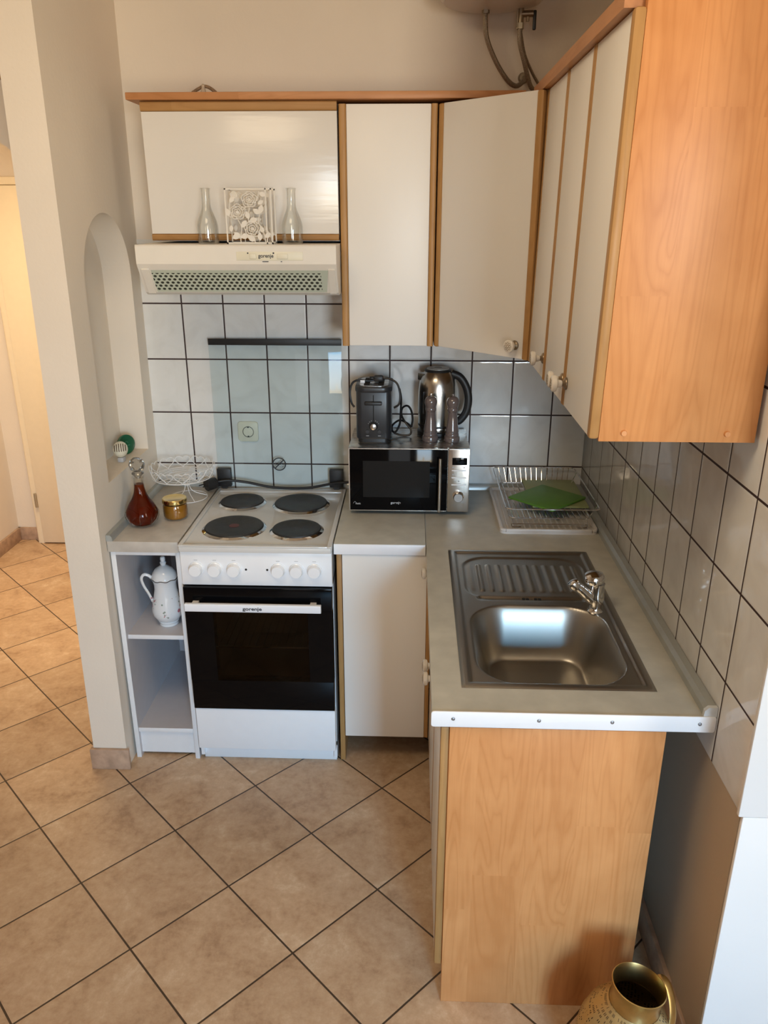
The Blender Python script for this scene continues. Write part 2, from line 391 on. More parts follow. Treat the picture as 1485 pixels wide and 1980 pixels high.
    def prism(s, pts, axis, a, c):
        """polygon pts (2D) swept along an axis from a to c; 2D order: x->(y,z) y->(x,z) z->(x,y)"""
        b = bmesh.new()
        def mk(p, t): return {'x': (t, p[0], p[1]), 'y': (p[0], t, p[1]), 'z': (p[0], p[1], t)}[axis]
        A = [b.verts.new(mk(p, a)) for p in pts]; B = [b.verts.new(mk(p, c)) for p in pts]
        n = len(pts); b.faces.new(A); b.faces.new(B[::-1])
        for i in range(n): b.faces.new((A[i], B[i], B[(i+1) % n], A[(i+1) % n]))
        bmesh.ops.recalc_face_normals(b, faces=b.faces[:])
        return s.merge(b)
    def quad(s, *P):
        s.bm.faces.new([s.bm.verts.new(p) for p in P]); return s
    def obj(s, name, mat, parent=None, smooth=35, world=True):
        me = bpy.data.meshes.new(name)
        if parent is not None and world:
            s.bm.transform(wmat(parent).inverted())
        bmesh.ops.recalc_face_normals(s.bm, faces=s.bm.faces[:]) if name not in NO_RECALC else None
        s.bm.to_mesh(me); s.bm.free()
        me.materials.append(M[mat] if isinstance(mat, str) else mat)
        if smooth:
            for p in me.polygons: p.use_smooth = True
            me.set_sharp_from_angle(angle=math.radians(smooth))
        o = bpy.data.objects.new(name, me); COL.objects.link(o)
        if parent is not None: o.parent = parent
        return o
NO_RECALC = set()
def wmat(o):
    m = o.matrix_basis.copy()
    while o.parent is not None: o = o.parent; m = o.matrix_basis @ m
    return m
def catmull(P, k, closed=False):
    out = []; n = len(P)
    for i in range(n if closed else n-1):
        p0 = P[(i-1) % n] if closed or i > 0 else P[0]*2-P[1]
        p1, p2 = P[i], P[(i+1) % n]
        p3 = P[(i+2) % n] if closed or i+2 < n else P[-1]*2-P[-2]
        for j in range(k):
            t = j/k
            out.append(.5*((2*p1)+(p2-p0)*t+(2*p0-5*p1+4*p2-p3)*t*t+(3*p1-p0-3*p2+p3)*t**3))
    if not closed: out.append(P[-1])
    return out
def tag(o, label, cat, group=None):
    o['label'] = label; o['category'] = cat
    if group: o['group'] = group
    return o
def thing(name, label, cat, loc=(0, 0, 0), rz=0, group=None):
    o = bpy.data.objects.new(name, None); COL.objects.link(o); o.empty_display_size = .05
    o.location = loc; o.rotation_euler = (0, 0, rz)
    return tag(o, label, cat, group)
def struct(o):
    o['kind'] = 'structure'; return o
def text(name, body, size, mat, mw, parent, ext=.0004, bold=0.0, sx=1.0):
    c = bpy.data.curves.new(name, 'FONT'); c.body = body; c.size = size; c.extrude = ext; c.align_x = 'CENTER'; c.align_y = 'CENTER'; c.offset = bold
    t = bpy.data.objects.new(name+'_tmp', c); COL.objects.link(t)
    dg = bpy.context.evaluated_depsgraph_get(); dg.update()
    me = bpy.data.meshes.new_from_object(t.evaluated_get(dg)); bpy.data.objects.remove(t, do_unlink=True)
    me.transform(Matrix.Diagonal((sx, 1, 1, 1)))
    me.transform(wmat(parent).inverted() @ mw); me.materials.clear(); me.materials.append(M[mat])
    me.name = name
    o = bpy.data.objects.new(name, me); COL.objects.link(o); o.parent = parent; return o
FACE = Matrix.Rotation(PI/2, 4, 'X')       # text standing upright, facing -Y
def copy_tree(o, parent=None):
    c = o.copy(); COL.objects.link(c)
    if parent is not None: c.parent = parent
    for ch in list(o.children): copy_tree(ch, c)
    return c

# ------------------------------------------------------------------ the room
struct(G().box(-4.2, 2.0, -6.3, 1.75, -.1, 0).obj('floor', 'floor'))
struct(G().box(-4.2, 2.0, -6.3, 1.75, 2.75, 2.85).obj('ceiling', 'ceil'))
wb = struct(G().box(-1.77, .45, 0, .14, 0, 2.75).obj('wall_back', 'paint'))
g = G().box(-1.648, 0, -.004, .002, .70, 1.78)
struct(g.obj('trim_1', 'tileB'))['label'] = 'white marbled tiling with dark grout on the back wall'
wr = struct(G().box(.008, 2.0, -1.656, .14, 0, 2.75).obj('wall_right', 'paint'))
struct(G().box(.0055, .0082, -1.656, 0, 0, .754).obj('trim_8', 'wallshade'))['label'] = 'right wall below the tiles, shade put into its tan colour'  # thin sheet added over the wall, its darker colour stands for shade
struct(G().box(.006, 2.0, -1.668, -1.6565, 0, .75, .003).box(-.003, 2.0, -1.668, -1.6565, .75, 2.75, .003).obj('trim_7', 'endpaint'))['label'] = 'white end face of the right wall'
g = G().box(.001, .010, -1.653, 0, .755, 1.78, .001)
struct(g.obj('trim_2', 'tileR'))['label'] = 'white marbled tiling with dark grout on the right wall'
# outer walls of the flat, behind and beside the photographer
g = G().box(-4.2, .16, -6.3, -6.1, 0, 2.75).box(.96, 2.0, -6.3, -6.1, 0, 2.75).box(.16, .96, -6.3, -6.1, 0, .6).box(.16, .96, -6.3, -6.1, 2.4, 2.75)
struct(g.obj('wall_front', 'paint'))
g = G().box(.16, .21, -6.2, -6.12, .6, 2.4).box(.91, .96, -6.2, -6.12, .6, 2.4).box(.53, .59, -6.2, -6.12, .6, 2.4).box(.16, .96, -6.2, -6.12, .6, .67).box(.16, .96, -6.2, -6.12, 2.33, 2.4)
struct(g.obj('window_1', 'enamel'))
struct(G().box(-4.2, -4.05, -6.3, 1.75, 0, 2.75).obj('wall_west', 'paint'))
struct(G().box(1.85, 2.0, -6.3, -1.66, 0, 2.75).obj('wall_east', 'paint'))

# partition with an arched niche
XF, XB = -1.648, -1.772
yc, ra, zs, zsp, yN0, yN1 = -.30, .205, 1.035, 1.662, -.505, -.095
def niche_outline(n=40):
    pts = [(yN1, zs), (yN1, zsp)]
    for i in range(1, n): a = PI*i/n; pts.append((yc+ra*math.cos(a), zsp+ra*math.sin(a)))
    pts += [(yN0, zsp), (yN0, zs)]
    return pts
g = G(); Y0, Y1, ZT = -.632, .14, 2.75
g.quad((XF, Y0, 0), (XF, Y1, 0), (XF, Y1, zs), (XF, Y0, zs))
g.quad((XF, Y0, zs), (XF, yN0, zs), (XF, yN0, ZT), (XF, Y0, ZT))
g.quad((XF, yN1, zs), (XF, Y1, zs), (XF, Y1, ZT), (XF, yN1, ZT))
out = niche_outline(); arch = out[1:-1]
for p, q in zip(arch, arch[1:]): g.quad((XF, p[0], p[1]), (XF, q[0], q[1]), (XF, q[0], ZT), (XF, p[0], ZT))
XD = XF-.104
for p, q in zip(out, out[1:]+out[:1]): g.quad((XF, p[0], p[1]), (XF, q[0], q[1]), (XD, q[0], q[1]), (XD, p[0], p[1]))
g.bm.faces.new([g.bm.verts.new((XD, p[0], p[1])) for p in out])
g.quad((XF, Y0, 0), (XF, Y0, ZT), (XB, Y0, ZT), (XB, Y0, 0)); g.quad((XB, Y0, 0), (XB, Y0, ZT), (XB, Y1, ZT), (XB, Y1, 0))
g.quad((XF, Y1, 0), (XF, Y1, ZT), (XB, Y1, ZT), (XB, Y1, 0)); g.quad((XF, Y0, ZT), (XF, Y1, ZT), (XB, Y1, ZT), (XB, Y0, ZT))
bmesh.ops.remove_doubles(g.bm, verts=g.bm.verts[:], dist=1e-5)
for v in g.bm.verts:      # the old plaster is not quite plumb
    v.co.x += (-.008+.0085*v.co.z) if v.co.x > -1.71 else ((-.003+.0137*v.co.z) if v.co.x < -1.765 else (-.006+.0095*v.co.z))
struct(g.obj('wall_left', 'paint', smooth=0))
g = G().box(XB-.012, XF+.004, Y0-.014, Y0, 0, .083, .003).box(XB-.012, XB, Y0, .0, 0, .083, .003)
struct(g.obj('baseboard_left', 'skirt'))
struct(G().box(-.004, .008, -1.655, -1.49, 0, .085, .002).box(-.006, .008, -1.49, -.02, 0, .085, .002).obj('baseboard_right', 'skirt'))

# hall beyond the partition: arch wall, far wall, door
g = G(); xl, xr, ac, ar, asp = -4.05, -1.772, -2.33, .45, 1.72
n = 20; pts = [(ac-ar, asp)]+[(ac-ar*math.cos(PI*i/n), asp+ar*math.sin(PI*i/n)) for i in range(1, n)]+[(ac+ar, asp)]
for y in (0.0, .14):
    g.quad((xl, y, 0), (ac-ar, y, 0), (ac-ar, y, 2.75), (xl, y, 2.75)); g.quad((ac+ar, y, 0), (xr, y, 0), (xr, y, 2.75), (ac+ar, y, 2.75))
    for p, q in zip(pts, pts[1:]): g.quad((p[0], y, p[1]), (q[0], y, q[1]), (q[0], y, 2.75), (p[0], y, 2.75))
full = [(ac-ar, 0)]+pts+[(ac+ar, 0)]
for p, q in zip(full, full[1:]): g.quad((p[0], 0, p[1]), (q[0], 0, q[1]), (q[0], .14, q[1]), (p[0], .14, p[1]))
bmesh.ops.remove_doubles(g.bm, verts=g.bm.verts[:], dist=1e-5)
struct(g.obj('wall_hall', 'paint', smooth=0))
struct(G().box(-2.6, -1.772, -.02, 0, 2.285, 2.35, .003).obj('trim_3', 'woodedgeH'))
struct(G().box(-4.2, -1.2, 1.47, 1.75, 0, 2.75).obj('wall_hall_end', 'paint'))
struct(G().box(-3.2, -3.05, .14, 1.47, 0, 2.75).obj('wall_hall_side', 'paint'))
struct(G().box(-1.45, -1.3, .14, 1.47, 0, 2.75).obj('wall_hall_east', 'paint'))
struct(G().box(-3.05, -2.91, 1.455, 1.47, 0, .08, .002).box(-3.05, -3.035, .14, 1.47, 0, .08, .002).obj('baseboard_hall', 'skirt'))
d = struct(thing('door_1', 'cream hall door in a plain frame beyond the partition', 'door', (-2.4, 1.40, 0)))
del d['category']
G().rbox(-2.912, -2.872, 1.410, 1.47, 0, 2.05, 'z', .008).box(-1.99, -1.95, 1.410, 1.47, 0, 2.05).box(-2.872, -1.99, 1.410, 1.47, 2.01, 2.05, .006).obj('door_frame', 'doorcream', d)
G().box(-2.872, -1.99, 1.398, 1.44, .008, 2.008, .004).obj('door_leaf', 'doorcream', d)
for z in (.235, 1.72): G().cyl((-2.880, 1.402, z), (-2.880, 1.402, z+.085), .010).obj('hinge', 'lightmetal', d)

# ------------------------------------------------------------------ knob used on the cupboard doors
def knob_bm(face, normal, scale=1.0):
    """ceramic knob: metal rosette, short neck and decorated disc; returns (metal G, ceramic G)"""
    q = Vector(normal).to_track_quat('Z', 'Y').to_matrix().to_4x4(); k = scale
    me = G().lathe([(.0, 0), (.013*k, 0), (.014*k, .002), (.012*k, .005), (.007*k, .007), (.006*k, .012)], face, 28, q)
    ce = G().lathe([(.006*k, .010), (.008*k, .014), (.009*k, .020), (.017*k, .023), (.0185*k, .027), (.018*k, .032), (.014*k, .0345), (.0, .036)], face, 32, q)
    # raised rosette lines on the disc
    for i in range(8):
        a = 2*PI*i/8
        loc = Matrix.Translation(face) @ q @ Matrix.Rotation(a, 4, 'Z')
        p = [loc @ Vector(v) for v in ((.003*k, 0, .0358), (.008*k, .003*k, .0352), (.013*k, 0, .0345), (.008*k, -.003*k, .0352))]
        me.tube(p, .0006*k, 5, True, 3)
    return me, ce
def add_knob(face, normal, door, scale=1.0):
    me, ce = knob_bm(face, normal, scale)
    o = ce.obj('knob', 'ceramic', door)
    # rosette and lines belong to the same fitting: give the knob a second material slot
    tmp = me.bm; me2 = bpy.data.meshes.new('t'); tmp.transform(wmat(door).inverted()); bmesh.ops.recalc_face_normals(tmp, faces=tmp.faces[:]); tmp.to_mesh(me2); tmp.free()
    b = bmesh.new(); b.from_mesh(o.data); n0 = len(b.faces); b.from_mesh(me2); b.faces.ensure_lookup_table()
    for f in b.faces[n0:]: f.material_index = 1; f.smooth = True
    b.to_mesh(o.data); b.free(); bpy.data.meshes.remove(me2); o.data.materials.append(M['brassdark'])
    return o

# ------------------------------------------------------------------ wall cupboards
ZB, ZC = 1.46, 2.168
# cupboard over the hood with a lift-up flap
t = thing('wall_cupboard', 'low wall cupboard with one wide white flap above the cooker hood', 'cupboard', (-1.18, -.16, 1.783))
g = G().box(-1.475, -1.459, -.312, -.003, 1.783, 2.172).box(-.905, -.889, -.312, -.003, 1.783, 2.172).box(-1.459, -.905, -.312, -.003, 1.783, 1.799).box(-1.459, -.905, -.312, -.003, 2.156, 2.172).box(-1.459, -.905, -.012, -.003, 1.799, 2.156)
g.obj('carcass', 'carcass', t)
fl = G().box(-1.478, -.889, -.330, -.313, 1.805, 2.150, .0012).obj('flap_door', 'whiteH', t)
G().rbox(-1.478, -.889, -.334, -.313, 2.1505, 2.178, 'x', .006).obj('edge_strip', 'woodedgeH', fl)
G().rbox(-1.478, -.889, -.334, -.313, 1.785, 1.8045, 'x', .006).obj('edge_strip', 'woodedgeH', fl)
# narrow one-door cupboard
t = thing('wall_cupboard', 'narrow wall cupboard with one tall white door right of the hood', 'cupboard', (-.735, -.16, ZB))
G().box(-.885, -.869, -.312, -.003, ZB, ZC).box(-.605, -.589, -.312, -.003, ZB, ZC).box(-.869, -.605, -.312, -.003, ZB, ZB+.016).box(-.869, -.605, -.312, -.003, ZC-.016, ZC).box(-.869, -.605, -.012, -.003, ZB+.016, ZC-.016).obj('carcass', 'woodedge', t)
dr = G().box(-.861, -.609, -.330, -.313, ZB+.001, ZC, .0012).obj('door', 'white', t)
G().rbox(-.884, -.8615, -.335, -.313, ZB, ZC, 'z', .007).obj('edge_strip', 'woodedge', dr)
G().rbox(-.6085, -.589, -.335, -.313, ZB, ZC, 'z', .007).obj('edge_strip', 'woodedge', dr)
# diagonal corner cupboard
t = thing('corner_wall_cupboard', 'five-sided corner wall cupboard with a slanting white door', 'cupboard', (-.25, -.25, ZB))
P = [(-.586, -.003), (-.586, -.312), (-.302, -.598), (-.004, -.598), (-.004, -.003)]
G().prism(P, 'z', ZB, ZC).obj('carcass', 'woodedge', t)
a = Vector((-.586, -.330, 0)); b_ = Vector((-.316, -.603, 0)); dv = (b_-a).normalized(); nv = Vector((dv.y, -dv.x, 0)); L = (b_-a).length
mt = Matrix(((dv.x, -nv.x, 0, a.x), (dv.y, -nv.y, 0, a.y), (0, 0, 1, 0), (0, 0, 0, 1)))
dr = G().box(.020, L-.024, .0, .015, ZB+.002, ZC, .0012, mat=mt).obj('door', 'white', t)
G().box(.002, .0195, -.004, .015, ZB, ZC, .005, mat=mt).obj('edge_strip', 'woodedge', dr)
G().box(L-.0235, L-.001, -.005, .015, ZB, ZC, .006, mat=mt).obj('edge_strip', 'woodedge', dr)
kp = a+dv*(L-.052); add_knob(Vector((kp.x, kp.y, 1.500)), nv, dr)
# right-hand run: leans a touch towards the wall as in the house
lean = math.radians(.85)
def right_cupboard(label, y0, y1, ndoors, panel=False, knobs=()):
    t = thing('wall_cupboard', label, 'cupboard', (-.15, (y0+y1)/2, ZB), 0)
    sh = lambda z: (z-ZB)*math.tan(lean)
    def lb(x0, x1, ya, yb, z0, z1, bev=0):
        b = G().box(x0, x1, ya, yb, z0, z1, bev)
        for v in b.bm.verts: v.co.x += sh(v.co.z)*(1 if v.co.x < -.05 else 0)
        return b
    g = lb(-.298, -.006, y1-.016, y1, ZB, ZC)
    for q in (lb(-.298, -.006, y0, y0+.016, ZB, ZC), lb(-.298, -.006, y0+.016, y1-.016, ZB, ZB+.016), lb(-.298, -.006, y0+.016, y1-.016, ZC-.016, ZC), lb(-.018, -.006, y0+.016, y1-.016, ZB+.016, ZC-.016)):
        g.merge(q.bm)
    g.obj('carcass', 'woodedge', t)
    w = (y1-y0)/ndoors
    for k in range(ndoors):
        a, b = y1-(k+1)*w, y1-k*w
        last = panel and k == ndoors-1
        dr = lb(-.316, -.299, a+.011 if not last else a+.006, b-.011, ZB+.001, ZC-.001, .001).obj('door', 'white', t)
        q = lb(-.318, -.299, b-.0105, b-.001, ZB, ZC, .003); q.obj('edge_strip', 'woodedge', dr)
        q = lb(-.319, -.299, (a+.001) if not last else a-.018, (a+.0105) if not last else a+.0055, ZB, ZC, .003 if not last else .006); q.obj('edge_strip', 'woodedge', dr)
        if knobs[k] is not None: add_knob(Vector((-.316+sh(1.524), knobs[k], 1.512)), (-1, 0, 0), dr)
    if panel:
        pn = lb(-.300, -.008, y0-.017, y0-.0005, ZB-.004, 2.42, .001).obj('end_panel', 'wood', t)
        for x in (-.254, -.062):
            G().cyl((x, y0-.0168, 1.473), (x, y0-.0215, 1.473), .0062, 18, .005).obj('screw_cap', 'wood', pn)
        G().box(-.30+.012, -.008, y0, -.60, 2.40, 2.42).obj('top_board', 'carcass', t) if False else None
    return t
right_cupboard('wall cupboard with one white door between the corner cupboard and the double cupboard', -.892, -.601, 1, False, (-.868,))
right_cupboard('double-door wall cupboard on the right with a big alder-wood end panel', -1.455, -.894, 2, True, (-1.150, -1.198))
# cornice boards
t = tag(G().box(-1.513, -.335, -.352, -.003, 2.179, 2.199, .002).obj('cornice_board', 'cornice'), 'long brown cornice board lying over the hood cupboard and the narrow cupboard', 'cornice board')
g = G().prism([(-.322, -.42), (-.26, -.36), (-.26, -1.452), (-.322, -1.452)], 'z', 2.169, 2.196)
tag(g.obj('cornice_board', 'corniceY'), 'brown cornice board running along the top of the right-hand cupboards', 'cornice board')
# rope handle peeping over the cornice
t = thing('rope_handle', 'brown rope handle with a pale knot peeping over the long cornice board', 'rope handle', (-1.30, -.25, 2.199))
G().tube([(-1.345, -.25, 2.201), (-1.335, -.25, 2.211), (-1.315, -.25, 2.222), (-1.30, -.252, 2.227), (-1.283, -.25, 2.223), (-1.265, -.25, 2.210), (-1.258, -.25, 2.201)], .005, 8, False, 5).obj('rope', 'rope', t)
G().lathe([(.006, 0), (.010, .006), (.007, .016), (.005, .024), (.006, .030), (.0, .034)], (-1.302, -.254, 2.2), 14).obj('knot', 'paleknot', t)

# ------------------------------------------------------------------ cooker hood
t = thing('cooker_hood', 'cream cooker hood with a perforated filter below the flap cupboard', 'cooker hood', (-1.187, -.2, 1.62))
X0, X1 = -1.490, -.886
prof = [(-.003, 1.777), (-.470, 1.777), (-.474, 1.773), (-.474, 1.722), (-.468, 1.712), (-.412, 1.634), (-.395, 1.626), (-.003, 1.626)]
G().prism(prof, 'x', X0, X1).obj('body', 'hoodwhite', t, 20)
# sheet set into the slanting face
def on_slope(x, s_, off):  # s_ 0..1 from top to bottom of the slope
    y = -.468+(.056)*s_; z = 1.712-.078*s_; n = Vector((0, -.078, -.056)).normalized(); return Vector((x, y, z))+n*off
g = G(); g.quad(on_slope(-1.452, .10, .0015), on_slope(-.912, .10, .0015), on_slope(-.922, .96, .0015), on_slope(-1.452, .96, .0015))
g.obj('filter_sheet', 'perf', t)
for xa, xb, sl in ((-1.480, -1.456, 0), (-.912, -.892, 0)):
    g = G(); q = [on_slope(xa, .06, .004), on_slope(xb, .06, .004), on_slope(xb, 1.0, .004), on_slope(xa, 1.0, .004)]
    r = [on_slope(xa, .06, -.004), on_slope(xb, .06, -.004), on_slope(xb, 1.0, -.004), on_slope(xa, 1.0, -.004)]
    vs = [g.bm.verts.new(v) for v in q+r]
    for f in ((0, 1, 2, 3), (7, 6, 5, 4), (0, 4, 5, 1), (1, 5, 6, 2), (2, 6, 7, 3), (3, 7, 4, 0)): g.bm.faces.new([vs[i] for i in f])
    g.obj('side_clip', 'hoodwhite', t)
lp = G().box(-1.185, -.985, -.4755, -.473, 1.7325, 1.7575, .001).obj('control_strip', 'cream', t)
for xa, xb in ((-1.145, -1.125), (-1.063, -1.030)):
    G().box(xa, xb, -.479, -.475, 1.737, 1.752, .0015).obj('slide_switch', 'cream', t)
text('lettering', 'gorenje', .0150, 'ink', Matrix.Translation((-1.096, -.4757, 1.7455)) @ FACE, lp, bold=.0003)
for q in (G().box(-1.107, -1.089, -.4762, -.474, 1.7285, 1.7305), G().box(-1.052, -1.048, -.4762, -.474, 1.7285, 1.7305), G().cyl((-1.150, -.4762, 1.7535), (-1.150, -.474, 1.7535), .0022, 10), G().cyl((-1.073, -.4762, 1.7535), (-1.073, -.474, 1.7535), .0026, 10)):
    q.obj('printed_mark', 'ink', lp)

# ------------------------------------------------------------------ things on the hood
def carafe(x, y, label):
    t = thing('glass_carafe', label, 'carafe', (x, y, 1.777), 0, None)
    pr = [(.0, .001), (.028, .001), (.031, .004), (.032, .012), (.032, .050), (.0295, .064), (.0225, .082), (.0160, .098), (.0138, .110), (.0135, .148), (.0150, .154), (.0160, .157)]
    inn = [(r-.0018, z+.003) for r, z in pr[1:]][::-1]
    G().lathe(pr+[(.0150, .1585)]+[(max(r, 0), z) for r, z in inn if z < .1575]+[(0, .005)], (x, y, 1.777), 40, cap0=False, cap1=False).obj('body', 'glass', t, 60)
    G().lathe([(.0150, .150), (.0163, .1535), (.0163, .157), (.0150, .158)], (x, y, 1.777), 32).obj('lip', 'crystal', t) if False else None
    return t
carafe(-1.282, -.405, 'clear glass carafe left of the rose-cut holder on the hood')
carafe(-1.024, -.405, 'clear glass carafe right of the rose-cut holder on the hood')
# napkin holder cut with roses
t = thing('napkin_holder', 'cream metal napkin holder cut with roses, standing on the cooker hood', 'napkin holder', (-1.147, -.405, 1.777))
def rose(g, cx, cz, r, y, th=.0016):
    for k in range(3):
        rr = r*(1-.3*k); pts = []
        for i in range(22):
            a = 2*PI*i/22; w = rr*(1+.10*math.sin(5*a+k)); pts.append((cx+w*math.cos(a), y, cz+w*math.sin(a)*.95))
        g.tube(pts, th, 6, True)
    pts = [(cx+r*.25*(i/14)*math.cos(i*.9), y, cz+r*.25*(i/14)*math.sin(i*.9)) for i in range(15)]
    g.tube(pts, th, 6)
    for i in range(5):
        a = 2*PI*i/5+.4; g.tube([(cx+.55*r*math.cos(a), y, cz+.55*r*math.sin(a)), (cx+.95*r*math.cos(a+.45), y, cz+.95*r*math.sin(a+.45))], th, 6)
def leaf(g, x, z, l, a, y):
    ux, uz = math.cos(a), math.sin(a); px, pz = -uz, ux; w = l*.32
    pts = [(x+ux*l*t_+px*w*s_, z+uz*l*t_+pz*w*s_) for t_, s_ in ((0, 0), (.25, .75), (.55, 1), (.85, .5), (1, 0), (.85, -.5), (.55, -1), (.25, -.75))]
    dy = random.uniform(-.0012, .0012); g.prism(pts, 'y', y-.0009+dy, y+.0009+dy)
def rose_panel(y, x0, x1, z0, z1):
    g = G(); w = x1-x0; h = z1-z0; Xf = lambda u: x0+w*u; Zf = lambda v: z0+h*v
    for a, b, c, d_ in ((x0, x1, z0, z0+.005), (x0, x1, z1-.004, z1), (x0, x0+.004, z0, z1), (x1-.004, x1, z0, z1), (x0+w*.86, x0+w*.885, z0, z1)): g.box(a, b, y-.0012, y+.0012, c, d_)
    for u, v, r in ((.52, .80, .022), (.26, .58, .022), (.56, .28, .024), (.20, .88, .010)): rose(g, Xf(u), Zf(v), r, y)
    stems = [[(.26, .44), (.33, .30), (.30, .12), (.30, .02)], [(.52, .66), (.48, .5), (.50, .40), (.56, .42)], [(.56, .14), (.62, .02)], [(.74, .55), (.70, .4), (.80, .2), (.84, .02)], [(.10, .75), (.08, .5), (.2, .52)], [(.84, .28), (.98, .14)], [(.45, .68), (.38, .62)], [(.74, .95), (.70, .8), (.66, .78)]]
    for st in stems: g.tube([(Xf(u), y, Zf(v)) for u, v in st], .0017, 6, False, 4)
    for u, v, l, a in ((.33, .30, .026, .9), (.30, .12, .024, 2.5), (.30, .12, .026, .3), (.50, .45, .024, 1.9), (.50, .42, .026, .2), (.62, .06, .028, 2.6), (.72, .06, .024, 1.6), (.80, .20, .022, 2.0), (.74, .55, .026, 1.3), (.74, .55, .024, 2.6), (.08, .5, .024, 1.9), (.10, .75, .022, .8), (.12, .10, .028, .5), (.10, .22, .02, 1.5), (.74, .92, .022, -.4), (.82, .12, .022, .6), (.70, .72, .02, .5)):
        leaf(g, Xf(u), Zf(v), l, a, y)
    return g
rose_panel(-.436, -1.218, -1.078, 1.778, 1.934).obj('front_panel', 'hoodwhite', t)
rose_panel(-.370, -1.218, -1.078, 1.778, 1.934).obj('back_panel', 'hoodwhite', t)
G().box(-1.218, -1.078, -.436, -.370, 1.777, 1.780).obj('base', 'hoodwhite', t)

# ------------------------------------------------------------------ water heater with its hoses
t = thing('water_heater', 'pale round-bottomed water heater hanging at the top of the wall', 'water heater', (-.43, -.20, 2.44))
G().lathe([(.0, 2.445), (.09, 2.447), (.145, 2.455), (.165, 2.475), (.170, 2.51), (.170, 2.735), (0, 2.735)], (-.430, -.185, 0), 48).obj('tank', 'heater', t)
h1 = G().tube([(-.445, -.13, 2.450), (-.445, -.13, 2.42), (-.437, -.125, 2.37), (-.405, -.11, 2.31), (-.365, -.09, 2.262), (-.335, -.07, 2.248), (-.312, -.045, 2.262), (-.305, -.022, 2.276), (-.305, -.008, 2.28)], .0075, 10, False, 5)
h1.obj('braided_hose', 'hose', t)
G().cyl((-.445, -.13, 2.437), (-.445, -.13, 2.448), .012, 6).obj('hose_nut', 'brassdark', t)
G().cyl((-.305, -.004, 2.28), (-.305, -.016, 2.28), .017, 20, .012).obj('wall_rosette', 'brassdark', t)
v = G().cyl((-.338, -.13, 2.452), (-.338, -.13, 2.395), .0095, 14).cyl((-.338, -.13, 2.435), (-.300, -.13, 2.436), .0095, 14).cyl((-.316, -.13, 2.43), (-.316, -.13, 2.415), .005, 10).box(-.350, -.336, -.135, -.125, 2.40, 2.455).obj('safety_valve', 'brassdark', t)
G().box(-.300, -.290, -.136, -.124, 2.392, 2.445, .003).obj('lever', 'black', v)
G().cyl((-.338, -.13, 2.395), (-.338, -.13, 2.411), .0115, 6).obj('hose_nut', 'lightmetal', v)
G().tube([(-.338, -.13, 2.40), (-.336, -.128, 2.36), (-.318, -.115, 2.31), (-.300, -.095, 2.265), (-.285, -.08, 2.240), (-.262, -.06, 2.236), (-.235, -.03, 2.25), (-.228, -.006, 2.256)], .0075, 10, False, 5).obj('braided_hose', 'hose', t)
G().tube([(-.334, -.125, 2.385), (-.315, -.10, 2.33), (-.285, -.07, 2.285), (-.262, -.05, 2.258)], .0045, 8, False, 5).obj('overflow_tube', 'hose', t)
G().cyl((-.228, -.003, 2.256), (-.228, -.014, 2.256), .016, 18, .011).obj('hose_nut', 'brassdark', t)

# ------------------------------------------------------------------ base cupboards and worktops
ZW = .862
# open shelf unit on the left
t = thing('shelf_unit', 'narrow white open shelf unit between the partition and the cooker', 'shelf unit', (-1.53, -.3, 0))
def shelf_part(name, x0, x1, y0, y1, z0, z1):
    p = G().box(x0, x1, y0, y1, z0, z1).obj(name, 'boardshade', t)
    G().box(x0, x1, y0-.0015, y0, z0, z1, .0004).obj('edge_band', 'carcass', p)  # front edge keeps the unshaded white of the board
shelf_part('side_panel', -1.644, -1.628, -.572, -.02, 0, .823)
shelf_part('side_panel', -1.428, -1.412, -.572, -.02, 0, .823)
shelf_part('top_rail', -1.628, -1.428, -.572, -.02, .808, .823)
shelf_part('shelf', -1.628, -1.428, -.555, -.02, .483, .499)
shelf_part('shelf', -1.628, -1.428, -.566, -.02, .107, .124)
G().box(-1.628, -1.428, -.556, -.540, .012, .107).obj('kick_board', 'carcass', t)
G().box(-1.628, -1.428, -.026, -.020, .124, .808).obj('back_board', 'boardshade', t)
t = thing('worktop', 'short grey worktop holding the amber decanter left of the cooker', 'worktop', (-1.53, -.3, ZW))
G().box(-1.646, -1.411, -.588, -.004, .824, ZW, .0015).obj('slab', 'worktopL', t)
G().prism([(-1.6475, ZW), (-1.626, ZW), (-1.628, ZW+.014), (-1.634, ZW+.021), (-1.6475, ZW+.021)], 'y', -.588, -.006).prism([(-.006, ZW), (-.026, ZW), (-.024, ZW+.014), (-.018, ZW+.021), (-.006, ZW+.021)], 'x', -1.6475, -1.411).obj('trim_4', 'alu')
struct(bpy.data.objects['trim_4'])['label'] = 'grey sealing strip along the wall round the left worktop'
# cupboard between cooker and corner
t = thing('base_cupboard', 'white base cupboard with one plain door right of the cooker', 'base cupboard', (-.75, -.3, 0))
G().box(-.897, -.880, -.560, -.03, 0, .823, .0008).obj('side_panel', 'woodedge', t)
G().box(-.880, -.605, -.540, -.03, .115, .131).box(-.880, -.605, -.06, -.05, .131, .823).box(-.622, -.605, -.540, -.06, .131, .823).obj('carcass', 'carcass', t)
dr = G().box(-.877, -.5985, -.576, -.559, .116, .822, .0012).obj('door', 'white', t)
G().box(-.598, -.584, -.577, -.559, .116, .822, .002).obj('edge_strip', 'woodedge', dr)
t = thing('worktop', 'grey worktop piece under the microwave, with a pale front edge', 'worktop', (-.75, -.3, ZW))
G().box(-.903, -.6045, -.580, -.004, .824, ZW, .0015).obj('slab', 'worktop', t)
G().box(-.903, -.6045, -.5825, -.5795, .825, ZW-.001, .0008).obj('edge_strip', 'edgewhite', t)
